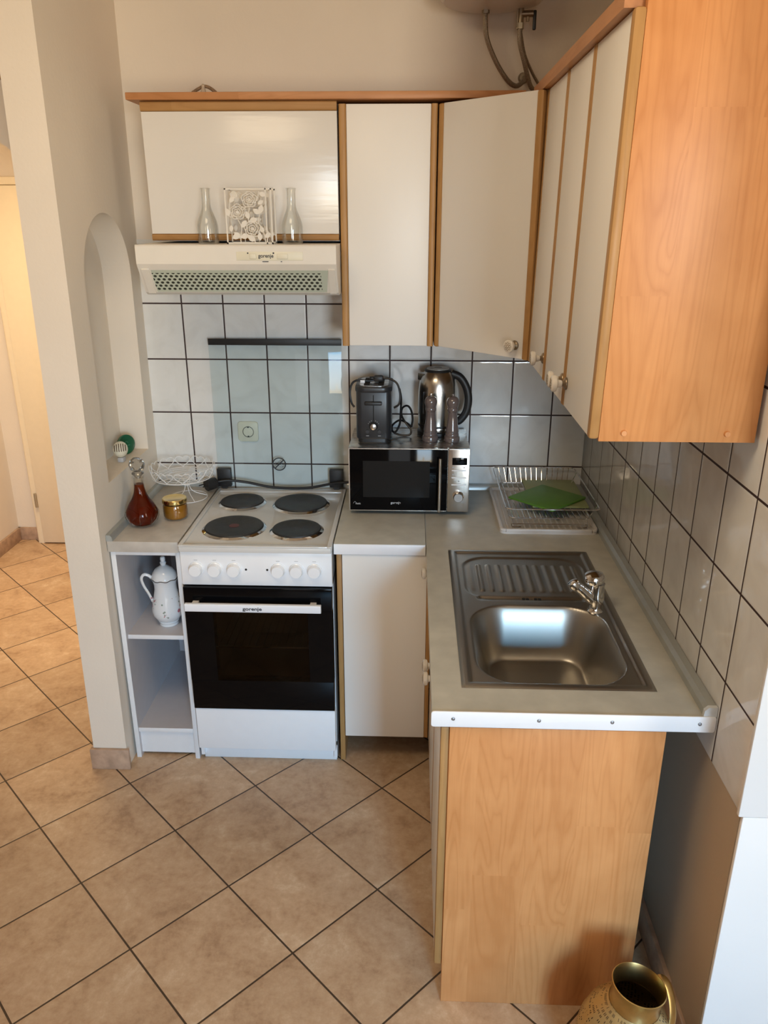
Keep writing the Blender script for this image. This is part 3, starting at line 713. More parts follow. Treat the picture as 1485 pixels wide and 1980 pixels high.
G().prism([(-.006, ZW), (-.026, ZW), (-.024, ZW+.014), (-.018, ZW+.021), (-.006, ZW+.021)], 'x', -.903, -.6045).obj('trim_5', 'alu')
struct(bpy.data.objects['trim_5'])['label'] = 'grey sealing strip behind the microwave'
G().box(-.6045, -.6025, -.58, -.028, ZW-.0005, ZW+.0006).obj('joint_strip', 'alu', t)
# sink cupboard with wooden end panel
t = thing('sink_cupboard', 'base cupboard under the sink with an alder-wood end panel', 'base cupboard', (-.32, -1.1, 0))
pn = G().box(-.563, -.100, -1.496, -1.479, .0, .822, .001).obj('end_panel', 'wood', t)
G().box(-.560, -.100, -1.478, -.62, .115, .131).box(-.12, -.10, -1.478, -.62, .131, .822).box(-.56, -.12, -.64, -.62, .131, .822).box(-.52, -.505, -1.478, -.62, .0, .115).obj('carcass', 'carcass', t)
for y0, y1, ky in ((-1.476, -1.082, -1.113), (-1.078, -.690, -1.050)):
    dr = G().box(-.581, -.564, y0+.010, y1-.010, .118, .815, .001).obj('door', 'white', t)
    G().box(-.582, -.562, y0-.012 if y0 < -1.3 else y0+.001, y0+.0095, .117, .816, .004).obj('edge_strip', 'woodedge', dr)
    G().box(-.582, -.562, y1-.0095, y1-.001, .117, .816, .002).obj('edge_strip', 'woodedge', dr)
    add_knob(Vector((-.581, ky, .700)), (-1, 0, 0), dr, 1.0)
fp = G().box(-.581, -.564, -.688, -.580, .118, .822, .001).obj('corner_door', 'white', t)
add_knob(Vector((-.581, -.632, .785)), (-1, 0, 0), fp)
# worktop with sink cut-out
SX0, SX1, SY0, SY1 = -.534, -.098, -1.404, -.618
t = thing('worktop', 'long grey worktop around the sink, ending in a screwed white strip', 'worktop', (-.3, -.75, ZW))
hx0, hx1, hy0, hy1 = SX0+.012, SX1-.012, SY0+.012, SY1-.012
G().box(-.6025, hx0, -1.496, -.004, .824, ZW).box(hx1, -.001, -1.496, -.004, .824, ZW).box(hx0, hx1, -1.496, hy0, .824, ZW).box(hx0, hx1, hy1, -.004, .824, ZW).obj('slab', 'worktop', t)
es = G().rbox(-.604, -.001, -1.5005, -1.4965, .826, .8645, 'y', .006, 4, .0008).obj('edge_strip', 'edgewhite', t)
for x in (-.557, -.374, -.219, -.035):
    G().lathe([(0, 0), (.0042, 0), (.0038, .0014), (.0015, .0020), (0, .0008)], (x, -1.5005, .847), 16, Matrix.Rotation(PI/2, 4, 'X')).obj('screw', 'screw', es)
us = G().prism([(-.0005, ZW), (-.027, ZW), (-.025, ZW+.014), (-.017, ZW+.022), (-.0005, ZW+.022)], 'y', -1.488, -.006).prism([(-.006, ZW), (-.026, ZW), (-.024, ZW+.014), (-.018, ZW+.021), (-.006, ZW+.021)], 'x', -.6025, -.02).obj('trim_6', 'alu')
struct(us)['label'] = 'grey sealing strip along the tiles behind the sink worktop'
G().prism([(-.0005, ZW), (-.028, ZW), (-.027, ZW+.015), (-.019, ZW+.0235), (-.0005, ZW+.0235)], 'y', -1.4965, -1.487).obj('end_cap', 'capgrey', us)

# ------------------------------------------------------------------ sink (pressed sheet as a height field)
t = thing('kitchen_sink', 'stainless steel sink with a ribbed drainer set into the long worktop', 'sink', ((SX0+SX1)/2, (SY0+SY1)/2, ZW))
def sm(a, b, x):
    x = min(1, max(0, (x-a)/(b-a))); return x*x*(3-2*x)
def rr_sd(x, y, cx, cy, hx, hy, r):
    dx, dy = abs(x-cx)-hx+r, abs(y-cy)-hy+r
    return math.hypot(max(dx, 0), max(dy, 0))+min(max(dx, dy), 0)-r
bcx, bcy, bhx, bhy = -.316, -1.188, .172, .189
def bowl_sd(x, y):   # rounded bowl, its far right corner cut back for the tap
    d = rr_sd(x, y, bcx, bcy, bhx, bhy, .10)
    return d
def sink_z(x, y):
    z = ZW+.0035
    de = -rr_sd(x, y, (SX0+SX1)/2, (SY0+SY1)/2, (SX1-SX0)/2, (SY1-SY0)/2, .012)
    z += -.0030*(1-sm(0, .006, de))
    z -= .0045*sm(.018, .026, de)                      # inner deck slightly lower than the rim
    # drainer field
    dd = rr_sd(x, y, -.315, -.812, .178, .142, .075)
    z -= .0035*sm(.004, -.004, dd)
    if dd < -.012 and -.905 < y < -.715:
        u = (x+.315)/.0285; ph = u-math.floor(u)
        fade = sm(-.012, -.03, dd)*sm(-.905, -.895, y)*sm(-.715, -.725, y)
        z += .0036*fade*sm(.10, .30, ph)*sm(.66, .46, ph)
    # transverse groove with overflow between drainer and bowl
    gd = rr_sd(x, y, -.315, -.948, .150, .014, .013)
    z -= .004*sm(.003, -.006, gd)
    # bowl
    bd = bowl_sd(x, y)
    if bd < .006:
        wall = sm(.006, -.052, bd)
        z -= .002*sm(.006, 0, bd)
        z -= .138*(wall**.85)
        r = math.hypot(x+.316, y+1.27)
        z -= .004*sm(.06, .03, r)*sm(0, -.05, bd) + .010*sm(.043, .036, r)
        z -= .006*sm(-.05, -.1, bd)
    return z
g = G(); nx, ny = 125, 225; vs = []
for j in range(ny+1):
    row = []
    for i in range(nx+1):
        x = SX0+(SX1-SX0)*i/nx; y = SY0+(SY1-SY0)*j/ny; row.append(g.bm.verts.new((x, y, sink_z(x, y))))
    vs.append(row)
for j in range(ny):
    for i in range(nx): g.bm.faces.new((vs[j][i], vs[j][i+1], vs[j+1][i+1], vs[j+1][i]))
sk = g.obj('basin', 'sinkpol', t, 60)
zb = sink_z(-.316, -1.27)
dn = G().lathe([(.040, .012), (.036, .0135), (.030, .009), (.027, .002)], (-.316, -1.27, zb), 36, cap0=False, cap1=False).obj('drain', 'chrome', t)
G().lathe([(0, .0005), (.029, .0005)], (-.316, -1.27, zb), 30, cap1=False).obj('drain_hole', 'blackmatt', dn)
g = G().lathe([(0, .008), (.008, .008), (.009, .005), (.009, .003)], (-.316, -1.27, zb), 20, cap1=False)
for k in range(4): a = PI/4+k*PI/2; g.tube([(-.316+.007*math.cos(a), -1.27+.007*math.sin(a), zb+.005), (-.316+.028*math.cos(a), -1.27+.028*math.sin(a), zb+.004)], .0032, 6)
g.obj('strainer', 'chrome', dn)
g = G()
for k in (-2.1, -1.1, 1.1, 2.1): g.box(-.315+k*.0105-.0042, -.315+k*.0105+.0042, -.953, -.943, ZW-.0045, ZW-.0040+.0012)
g.obj('overflow_slots', 'blackmatt', t)
# tap
t = thing('sink_tap', 'chrome mixer tap with a round lever standing at the back of the sink bowl', 'tap', (-.152, -1.018, ZW))
B = Vector((-.156, -1.020, ZW-.001))
G().lathe([(.020, 0), (.021, .004), (.0165, .010), (.0160, .022), (.0200, .030), (.0210, .046), (.0195, .052), (.0190, .078), (.0200, .084)], B, 32).obj('body', 'chrome', t)
G().lathe([(.020, .084), (.0255, .088), (.0275, .094), (.0275, .102), (.0235, .110), (.014, .1145), (0, .116)], B+Vector((.002, .002, 0)), 32, Matrix.Rotation(-.12, 4, 'Y')).obj('lever_cap', 'chrome', t)
G().tube([B+Vector((-.006, 0, .034)), B+Vector((-.026, -.004, .052)), B+Vector((-.045, -.008, .070)), B+Vector((-.058, -.010, .080))], [.0165, .0155, .0145, .0135], 16, False, 5).obj('spout', 'chrome', t)
G().lathe([(.011, -.010), (.0150, -.004), (.0165, .004), (.0140, .013), (.007, .0165), (0, .017)], B+Vector((-.062, -.012, .081)), 24, Matrix.Rotation(-.5, 4, 'Y')).obj('spout_end', 'chrome', t)

# ------------------------------------------------------------------ cooker
t = thing('electric_cooker', 'white freestanding cooker with four hotplates and a black glass oven door', 'cooker', (-1.157, -.3, 0))
X0, X1 = -1.404, -.908
G().box(X0, X0+.012, -.575, -.035, .02, .838).box(X1-.012, X1, -.575, -.035, .02, .838).box(X0, X1, -.05, -.035, .02, .838).box(X0, X1, -.575, -.035, .075, .09).box(X0, X1, -.575, -.035, .72, .735).obj('body', 'enamel', t)
G().box(X0+.06, X1-.06, -.54, -.12, .27, .275).box(X0+.06, X0+.065, -.54, -.12, .275, .68).box(X1-.065, X1-.06, -.54, -.12, .275, .68).box(X0+.06, X1-.06, -.125, -.12, .275, .68).box(X0+.06, X1-.06, -.54, -.12, .68, .685).obj('oven_cavity', plain('oven_enamel', (.20, .155, .12), .4), t)
g = G()
for k in range(14): x = X0+.08+k*.026; g.tube([(x, -.52, .437), (x, -.15, .437)], .0016, 6)
for y in (-.52, -.15): g.tube([(X0+.07, y, .437), (X1-.07, y, .437)], .0028, 6)
g.obj('oven_rack', 'chrome', t)
# hob: shallow enamelled tray
hb = G(); hb.rbox(X0-.001, X1+.001, -.615, -.035, .839, .858, 'z', .006, 3, .003)
for a, b, c, d_ in ((X0-.001, X0+.014, -.615, -.035), (X1-.014, X1+.001, -.615, -.035), (X0+.012, X1-.012, -.615, -.595), (X0+.012, X1-.012, -.075, -.035)): hb.box(a, b, c, d_, .8575, .8635, .0022)
hb.obj('hob', 'hobwhite', t)
for x0, x1 in ((-1.36, -1.21), (-1.12, -.96)):
    for y, k in ((-.060, 0), (-.050, .02)): G().box(x0+k, x1-k, y-.002, y+.002, .8632, .8640).obj('vent_slot', 'greyprint', t)
for x, y, r in ((-1.281, -.192, .079), (-1.060, -.203, .096), (-1.256, -.448, .099), (-1.040, -.461, .082)):
    hp = G().lathe([(r*.96, .858), (r, .862), (r, .8665), (r*.985, .8685), (r*.80, .8688), (r*.785, .868), (r*.30, .868), (r*.285, .8675), (0, .8675)], (x, y, 0), 56, cap0=False).obj('hotplate', 'iron', t)
    G().lathe([(r+.010, .8583), (r+.007, .8605), (r+.0015, .8640), (r+.0005, .862)], (x, y, 0), 56, cap0=False, cap1=False).obj('trim_ring', 'chrome', hp)
    if r > .098: G().lathe([(0, .8684), (.017, .8684), (.017, .8680)], (x, y, 0), 28).obj('red_spot', plain('red_print', (.10, .02, .018), .5), hp)
# control panel
cp = G().box(X0, X1, -.602, -.570, .717, .8375, .0025).obj('control_panel', 'enamel', t)
for x in (-1.354, -1.292, -1.229, -1.084, -1.024, -.965):
    kb = G().lathe([(.0245, 0), (.0245, .004), (.022, .006), (.0205, .018), (.019, .0215), (.0, .0225)], (x, -.602, .775), 36, Matrix.Rotation(PI/2, 4, 'X')).obj('knob', 'enamel', t)
    G().box(x-.006, x+.006, -.6024, -.601, .8055, .8072).obj('scale_mark', 'greyprint', kb)
for x in (-1.190, -1.120): G().cyl((x, -.6032, .775), (x, -.60, .775), .0037, 14).obj('indicator_lamp', 'black', cp)
# oven door
od = G().box(X0+.003, X1-.001, -.616, -.580, .632, .714, .002).box(X0+.003, X1-.001, -.616, -.580, .246, .362, .002).box(X0+.003, -1.308, -.616, -.580, .361, .633).box(-.991, X1-.001, -.616, -.580, .361, .633).obj('oven_door', 'blackglass', t)
G().box(-1.309, -.990, -.6158, -.610, .360, .634).obj('oven_window', 'ovenglass', od)
hd = G().rbox(-1.388, -.942, -.656, -.640, .6445, .672, 'x', .004).box(-1.37, -1.35, -.642, -.612, .650, .666).box(-.98, -.96, -.642, -.612, .650, .666).obj('handle', 'edgewhite', od)
text('lettering', 'gorenje', .0165, 'ink', Matrix.Translation((-1.166, -.6562, .6585)) @ FACE, hd, bold=.0004, sx=1.25)
G().box(X0+.004, X1-.001, -.610, -.575, .074, .242, .003).obj('drawer', 'enamel', t)
G().box(X0+.008, X1-.003, -.562, -.545, .0, .072, .002).obj('plinth', 'enamel', t)
# glass lid standing against the wall
gl = G().box(-1.405, -.915, -.033, -.029, .868, 1.437, .001).obj('glass_lid', 'lidglass', t)
G().box(-1.405, -.915, -.0345, -.028, 1.4145, 1.4375, .001).obj('top_strip', 'black', gl)
mk = Vector((-1.164, -.0338, .961)); g = G()
g.tube([(mk.x+.0245*math.cos(2*PI*i/36), mk.y, mk.z+.0245*math.sin(2*PI*i/36)) for i in range(36)], .0022, 6, True)
g.tube([mk+Vector((-.017, 0, -.017)), mk+Vector((.017, 0, .017))], .0022, 6)
for k in range(3):
    g.tube([mk+Vector((-.015+.006*i, 0, -.008+.007*k+.0018*(-1)**i)) for i in range(6)], .0007, 5, False, 3)
g.obj('warning_symbol', 'ink', gl)
for x in (-1.3795, -.943):
    G().box(x-.0265, x+.0265, -.048, -.024, .872, .943, .002).box(x-.010, x+.010, -.046, -.030, .856, .873).obj('lid_hinge', 'black', t)

# ------------------------------------------------------------------ power cord lying behind the hotplates
t = thing('power_cord', 'black power cord with plug running along the back of the cooker', 'power cord', (-1.2, -.06, ZW))
G().tube([(-1.418, -.070, .893), (-1.395, -.068, .899), (-1.355, -.062, .902), (-1.287, -.056, .893), (-1.207, -.054, .876), (-1.127, -.054, .8705), (-1.045, -.054, .874), (-.965, -.058, .891), (-.925, -.062, .898), (-.905, -.060, .899), (-.878, -.056, .899)], .0052, 10, False, 6).obj('cable', 'cable', t)
g = G().cyl((-1.408, -.062, .893), (-1.440, -.092, .891), .022, 20, .024, .003)
for dx, dz in ((-.008, .004), (.006, -.002)): g.cyl((-1.440+dx, -.092, .891+dz), (-1.455+dx, -.105, .890+dz), .0025, 8)
g.obj('plug', 'black', t)

# ------------------------------------------------------------------ wall socket
t = thing('wall_socket', 'cream square power socket on the tiles behind the cooker', 'socket', (-1.281, -.004, 1.083))
G().rbox(-1.321, -1.243, -.014, -.004, 1.044, 1.122, 'y', .012, 5, .003).obj('cover_plate', 'cream', t)
G().lathe([(.0215, .0), (.0215, .0115), (.0195, .0118), (.019, .003), (0, .003)], (-1.281, -.004, 1.083), 32, Matrix.Rotation(PI/2, 4, 'X')).obj('recess', plain('socket_well', (.10, .10, .085), .4), t)
G().cyl((-1.2905, -.006, 1.083), (-1.2905, -.0078, 1.083), .0034, 12).cyl((-1.2715, -.006, 1.083), (-1.2715, -.0078, 1.083), .0034, 12).box(-1.284, -1.278, -.0150, -.0070, 1.0985, 1.1025).box(-1.284, -1.278, -.0150, -.0070, 1.0635, 1.0675).obj('contacts', 'ink', t)

# ------------------------------------------------------------------ microwave
t = thing('microwave_oven', 'silver and black microwave oven on the worktop in front of the tiles', 'microwave', (-.663, -.16, ZW))
G().box(-.873, -.452, -.292, -.030, .876, 1.107, .003).obj('housing', 'steel', t)
for x in (-.84, -.49):
    for y in (-.26, -.06): G().cyl((x, y, ZW), (x, y, .877), .010, 14).obj('foot', 'black', t)
dr = G().rbox(-.873, -.528, -.309, -.293, .877, 1.107, 'y', .004).obj('door', 'steelV', t)
G().box(-.869, -.5285, -.3110, -.308, .8805, 1.1035, .001).obj('door_glass', 'blackglass', dr)
G().box(-.823, -.590, -.3116, -.3108, .929, 1.062).obj('window', plain('microwave_window', (.010, .010, .010), .16, spec=.2), dr)
hd = G().cyl((-.5555, -.334, .884), (-.5555, -.334, 1.0795), .0052, 16, None, .001).cyl((-.5555, -.334, .90), (-.5555, -.308, .90), .004, 10).cyl((-.5555, -.334, 1.06), (-.5555, -.308, 1.06), .004, 10).obj('handle', 'steelV', dr)
text('lettering', 'gorenje', .0115, 'greyprint', Matrix.Translation((-.708, -.3114, .9085)) @ FACE, dr, bold=.0003)
text('lettering', 'ronic', .0095, 'greyprint', Matrix.Translation((-.841, -.3114, .9045)) @ FACE, dr, bold=.0002, sx=.9)
g = G().tube([(-.858, -.3114, .905), (-.852, -.3114, .912), (-.846, -.3114, .905)], .0006, 5, False, 3); g.obj('swoosh_mark', 'greyprint', dr)
cp = G().rbox(-.5265, -.452, -.3105, -.293, .877, 1.107, 'y', .004, 3, .001).obj('control_panel', 'steelV', t)
G().box(-.513, -.461, -.3118, -.310, 1.050, 1.076, .0008).obj('display', 'blackglass', cp)
for z in (1.030, 1.004, .978): G().box(-.514, -.463, -.3125, -.310, z-.0022, z+.0022, .0008).obj('button', 'edgewhite', cp)
for x, z in ((-.509, 1.041), (-.471, 1.041), (-.509, 1.015), (-.489, .991)): G().box(x-.003, x+.003, -.3108, -.310, z-.002, z+.002).obj('printed_icon', 'greyprint', cp)
dl = G().lathe([(.0200, 0), (.0200, .003), (.0172, .0045), (.0165, .017), (.015, .019), (0, .019)], (-.489, -.3105, .935), 40, Matrix.Rotation(PI/2, 4, 'X')).obj('dial', 'chrome', cp)

# ------------------------------------------------------------------ toaster on the microwave
ZM = 1.107
t = thing('toaster', 'dark grey toaster with its black cord heaped on top, on the microwave', 'toaster', (-.79, -.14, ZM))
tx0, tx1, ty0, ty1 = -.850, -.728, -.238, -.045
G().rbox(tx0, tx1, ty0, ty1, ZM+.012, ZM+.188, 'z', .020, 5, .006).obj('body', 'toaster', t)
G().rbox(tx0+.006, tx1-.006, ty0+.006, ty1-.006, ZM, ZM+.014, 'z', .018, 4).obj('base', 'black', t)
g = G().rbox(tx0-.004, tx1+.004, ty0-.004, ty1+.004, ZM+.178, ZM+.197, 'z', .034, 6, .004)
g.obj('top_rim', 'toaster', t)
sp = G().rbox(tx0+.010, tx1-.010, ty0+.012, ty1-.012, ZM+.196, ZM+.1985, 'z', .030, 6).obj('top_plate', 'steel', t)
G().box(tx0+.026, tx0+.046, ty0+.03, ty1-.03, ZM+.1982, ZM+.1992).box(tx1-.046, tx1-.026, ty0+.03, ty1-.03, ZM+.1982, ZM+.1992).obj('bread_slots', 'blackmatt', sp)
xm = (tx0+tx1)/2
G().box(xm-.0015, xm+.0015, ty0-.0006, ty0+.001, ZM+.065, ZM+.170).obj('lever_slot', 'blackmatt', t)
G().box(xm-.030, xm+.030, ty0-.014, ty0+.001, ZM+.136, ZM+.148, .003).obj('lever', 'black', t)
dl = G().lathe([(.0150, 0), (.0150, .003), (.012, .006), (.0115, .012), (0, .013)], (xm, ty0, ZM+.060), 28, Matrix.Rotation(PI/2, 4, 'X')).obj('dial', 'black', t)
G().lathe([(.010, .0125), (.0105, .014), (.006, .0155), (0, .016)], (xm, ty0, ZM+.060), 24, Matrix.Rotation(PI/2, 4, 'X')).obj('dial_cap', 'steel', dl)
for dx in (-.021, .021): G().cyl((xm+dx, ty0-.003, ZM+.040), (xm+dx, ty0+.001, ZM+.040), .0065, 16).obj('button', 'greyprint' if False else 'black', t)
g = G()
for i in range(7): a = PI*.15+PI*.7*i/6; g.box(xm+.020*math.cos(a)-.001, xm+.020*math.cos(a)+.001, ty0-.0006, ty0+.001, ZM+.060+.020*math.sin(a)-.001, ZM+.060+.020*math.sin(a)+.001)
g.box(xm-.026, xm-.016, ty0-.0006, ty0+.001, ZM+.024, ZM+.026).box(xm+.016, xm+.026, ty0-.0006, ty0+.001, ZM+.024, ZM+.026)
g.obj('dial_marks', 'greyprint', t)
cd = G().tube([(-.858, -.20, 1.226), (-.868, -.195, 1.240), (-.874, -.19, 1.275), (-.866, -.18, 1.306), (-.845, -.17, 1.3155), (-.81, -.165, 1.312), (-.79, -.16, 1.314)], .0038, 8, False, 6)
cd.tube([(-.768, -.15, 1.315), (-.74, -.15, 1.318), (-.71, -.16, 1.304), (-.698, -.17, 1.270), (-.700, -.18, 1.235), (-.718, -.19, 1.222)], .0038, 8, False, 6)
cd.tube([(-.70, -.165, 1.285), (-.694, -.16, 1.25), (-.695, -.155, 1.20), (-.698, -.15, 1.155), (-.712, -.15, 1.125), (-.724, -.14, 1.124), (-.726, -.12, 1.140), (-.70, -.10, 1.155), (-.672, -.13, 1.152), (-.656, -.14, 1.14)], .0038, 8, False, 6)
cd.tube([(-.656, -.14, 1.14), (-.652, -.14, 1.17), (-.658, -.13, 1.20), (-.672, -.12, 1.214), (-.69, -.10, 1.20), (-.692, -.11, 1.175), (-.675, -.13, 1.150), (-.658, -.14, 1.13), (-.662, -.15, 1.114), (-.69, -.15, 1.1115), (-.72, -.15, 1.120)], .0038, 8, False, 6)
cd.obj('power_cord', 'cable', t)
g = G().box(-.792, -.757, -.165, -.140, 1.307, 1.330, .007); g.cyl((-.789, -.155, 1.317), (-.806, -.16, 1.318), .0024, 8).cyl((-.789, -.148, 1.322), (-.806, -.152, 1.323), .0024, 8)
g.obj('plug', 'black', t)
G().box(-.838, -.822, -.175, -.155, 1.3055, 1.316, .001).obj('cord_tag', 'edgewhite', t)

# ------------------------------------------------------------------ kettle
kx, ky = -.563, -.096
t = thing('electric_kettle', 'brushed steel kettle with a black handle behind the grey mills', 'kettle', (kx, ky, ZM))
G().lathe([(.070, 0), (.072, .004), (.071, .014), (.066, .018)], (kx, ky, ZM), 44).obj('power_base', 'black', t)
G().lathe([(.066, .0185), (.0675, .022), (.0675, .034), (.0672, .0345), (.0680, .040), (.0700, .110), (.0695, .160), (.0660, .190), (.0580, .214), (.0480, .228), (.0465, .231)], (kx, ky, ZM), 56).obj('body', 'steelV', t)
G().lathe([(.0683, .032), (.0690, .034), (.0690, .038), (.0683, .040)], (kx, ky, ZM), 48, cap0=False, cap1=False).obj('band', 'black', t)
G().lathe([(.0475, .229), (.0490, .233), (.0470, .237), (.0400, .2375)], (kx, ky, ZM), 44).obj('lid_rim', 'black', t)
ld = G().lathe([(.0400, .2375), (.0395, .241), (.0200, .2425), (.0140, .2425), (.0130, .240), (0, .240)], (kx, ky, ZM), 40).obj('lid', plain('grey_lid_plastic', (.30, .29, .27), .3), t)
G().tube([(kx+.048, ky-.006, ZM+.222), (kx+.080, ky-.008, ZM+.208), (kx+.104, ky-.010, ZM+.170), (kx+.112, ky-.011, ZM+.125), (kx+.104, ky-.010, ZM+.080), (kx+.080, ky-.008, ZM+.048), (kx+.066, ky-.006, ZM+.052)], [(.011, .014)]*7, 12, False, 6, (0, 1, 0)).obj('handle', 'black', t)
g = G().tube([(kx-.046, ky-.052, ZM+.085), (kx-.046, ky-.052, ZM+.165)], (.009, .004), 12); g.obj('water_gauge', 'black', t)
G().prism([(kx-.050, ky-.024), (kx-.050, ky+.024), (kx-.072, ky)], 'z', ZM+.198, ZM+.222).obj('spout', 'steelV', t)

# ------------------------------------------------------------------ pepper and salt mills
def mill(x, y, label):
    t = thing('pepper_mill', label, 'mill', (x, y, ZM))
    k = 1.16; pr = [(.0, 0), (.0225, 0), (.0240, .003), (.0240, .016), (.0225, .019), (.0205, .021), (.0215, .025), (.0205, .029), (.0195, .032), (.0205, .036), (.0195, .044), (.0165, .064), (.0145, .088), (.0140, .104), (.0150, .108)]
    G().lathe([(r*k, z) for r, z in pr], (x, y, ZM), 36).obj('base', 'mill', t)
    G().lathe([(r*k, z) for r, z in [(.0150, .1085), (.0165, .112), (.0165, .118), (.0150, .122), (.0160, .127), (.0190, .136), (.0190, .146), (.0150, .156), (.0085, .161), (0, .162)]], (x, y, ZM), 36).obj('head', 'mill', t)
    G().lathe([(.0035, .160), (.0050, .165), (.0040, .170), (0, .172)], (x, y, ZM), 16).obj('finial', 'chrome' if label.startswith('left') else 'mill', t)
mill(-.5885, -.204, 'left one of two glossy grey mills on the microwave, beside the kettle')
mill(-.5115, -.208, 'right one of two glossy grey mills, in front of the kettle handle')

# ------------------------------------------------------------------ dish rack, tray and boards
t = tag(G().obj('drip_tray', 'traywhite') if False else bpy.data.objects.new('drip_tray', None), 'white ribbed plastic drip tray under the wire dish rack', 'tray'); COL.objects.link(t); t.location = (-.19, -.25, ZW)
g = G().rbox(-.355, -.028, -.474, -.032, ZW, ZW+.006, 'z', .022, 5)
for x0, x1, y0, y1 in ((-.355, -.343, -.455, -.05), (-.040, -.028, -.455, -.05), (-.335, -.05, -.474, -.462), (-.335, -.05, -.044, -.032)): g.box(x0, x1, y0, y1, ZW+.004, ZW+.017, .003)
for cx, cy, a0 in ((-.335, -.454, PI), (-.048, -.454, 1.5*PI), (-.048, -.052, 0), (-.335, -.052, .5*PI)):
    g.tube([(cx+.014*math.cos(a0+PI/2*i/6), cy+.014*math.sin(a0+PI/2*i/6), ZW+.0105) for i in range(7)], (.0065, .006), 8, flat=(0, 0, 1))
g.obj('rim_and_base', 'traywhite', t)
g = G()
for k in range(15): x = -.325+k*.0193; g.box(x-.003, x+.003, -.45, -.055, ZW+.005, ZW+.0095, .0012)
g.obj('ribs', 'traywhite', t)
t = thing('dish_rack', 'chrome wire dish rack standing in the white tray in the corner', 'dish rack', (-.19, -.25, ZW+.01))
rx0, rx1, ry0, ry1, rz = -.342, -.034, -.495, -.030, .958
bx0, bx1, by0, by1, bz = -.322, -.052, -.440, -.060, .906
def ring4(x0, x1, y0, y1, z, r=.02, n=5):
    P = []
    for cx, cy, a0 in ((x1-r, y1-r, 0), (x0+r, y1-r, PI/2), (x0+r, y0+r, PI), (x1-r, y0+r, 1.5*PI)):
        P += [(cx+r*math.cos(a0+PI/2*i/n), cy+r*math.sin(a0+PI/2*i/n), z) for i in range(n+1)]
    return P
G().tube(ring4(rx0, rx1, ry0, ry1, rz), .0026, 8, True).obj('top_frame', 'chrome', t)
G().tube(ring4(bx0, bx1, by0, by1, bz), .0022, 8, True).tube([(bx0, -.25, bz-.002), (bx1, -.25, bz-.002)], .0022, 8).obj('bottom_frame', 'chrome', t)
g = G()
for k in range(14):
    x = bx0+.012+k*(bx1-bx0-.024)/13; xt = rx0+.02+k*(rx1-rx0-.04)/13
    g.tube([(xt, ry1, rz), (x, by1, bz+.002), (x, by0, bz+.002)], .0013, 6)
g.obj('wires', 'chrome', t)
g = G()
for k in range(6):
    y = by0+.02+k*(by1-by0-.04)/5
    if k in (0, 5): g.tube([(rx0, y-.03 if k == 0 else y, rz), (bx0, y, bz)], .0016, 6).tube([(rx1, y-.03 if k == 0 else y, rz), (bx1, y, bz)], .0016, 6)
g.obj('side_wires', 'chrome', t)
for x in (bx0+.01, bx1-.01):
    G().tube([(x, by0, bz), (x, by0, ZW+.013), (x+(.03 if x < -.2 else -.03), by0, ZW+.0125)], .0018, 6, False, 3).tube([(x, by1, bz), (x, by1, ZW+.013)], .0018, 6).obj('leg', 'chrome', t)
g = G().tube([(bx0+.01, by0+.005, ZW+.021), (bx1-.01, by0+.005, ZW+.021)], .0018, 6).obj('front_rail', 'chrome', t)
def board(name, c, w, d, th, rz, mat, label, tilt=0):
    t = G().rbox(-w/2, w/2, -d/2, d/2, 0, th, 'z', .004, 3, .001).obj(name, mat)
    t.location = c; t.rotation_euler = (tilt, 0, rz); return tag(t, label, 'board')
board('chopping_board', (-.135, -.197, .9095), .195, .300, .006, 0, 'paleboard', 'pale olive-green board lying flat on the dish rack under the bright green one')
board('chopping_board', (-.171, -.270, .9172), .192, .200, .007, -PI/4, 'greenboard', 'bright green square board turned cornerwise on top of the pale one')

# ------------------------------------------------------------------ things on the left worktop
dx, dy = -1.572, -.440
t = thing('decanter', 'round glass decanter of amber spirit with a cut-glass stopper', 'decanter', (dx, dy, ZW))
body = [(.0, .0015), (.030, .0015), (.036, .005), (.050, .020), (.0565, .038), (.0555, .052), (.045, .074), (.032, .094), (.0235, .114), (.0195, .134), (.0180, .150), (.0180, .168), (.0215, .175)]
inn = [(max(r-.0028, 0), z+.003) for r, z in body]
G().lathe(body+[(.0195, .1765), (.0180, .1745), (.0152, .168), (.0152, .1505)], (dx, dy, ZW), 44, cap0=False, cap1=False).obj('flask', 'glass', t, 60)
liq = [(0, .0055)]+[(r-.0035, z+.0038) for r, z in body[1:10]]+[(.0152, .150), (0, .150)]
G().lathe(liq, (dx, dy, ZW), 44).obj('spirit', 'liquid', t, 50)
g = G()
for k in range(9):
    a = 2*PI*k/9
    for s_ in (-1, 1):
        g.tube([(dx+.0568*math.cos(a)*q, dy+.0568*math.sin(a)*q, ZW+z) for q, z in ((.86, .018), (1.0, .036), (.985, .050))] if s_ > 0 else [(dx+.0568*math.cos(a+.5*u)*q, dy+.0568*math.sin(a+.5*u)*q, ZW+z) for u, q, z in ((0, .90, .022), (.5, 1.0, .038), (1, .985, .050))], .0009, 5, False, 3)
g.obj('cut_pattern', 'crystal', t)
st = G(); b = bmesh.new(); bmesh.ops.create_icosphere(b, subdivisions=2, radius=.0265, matrix=Matrix.Translation((dx, dy, ZW+.217))); st.merge(b)
st.lathe([(.010, .172), (.013, .180), (.020, .186), (.0195, .190), (.010, .194)], (dx, dy, ZW), 24)
st.obj('stopper', 'crystal', t, 5)
jx, jy = -1.480, -.365
t = thing('honey_jar', 'jar of honey with a gold screw lid beside the decanter', 'jar', (jx, jy, ZW))
G().lathe([(0, .001), (.034, .001), (.040, .005), (.0425, .013), (.0425, .048), (.040, .055), (.035, .060), (.035, .064)], (jx, jy, ZW), 44, cap1=False).obj('glass_body', 'glass', t, 60)
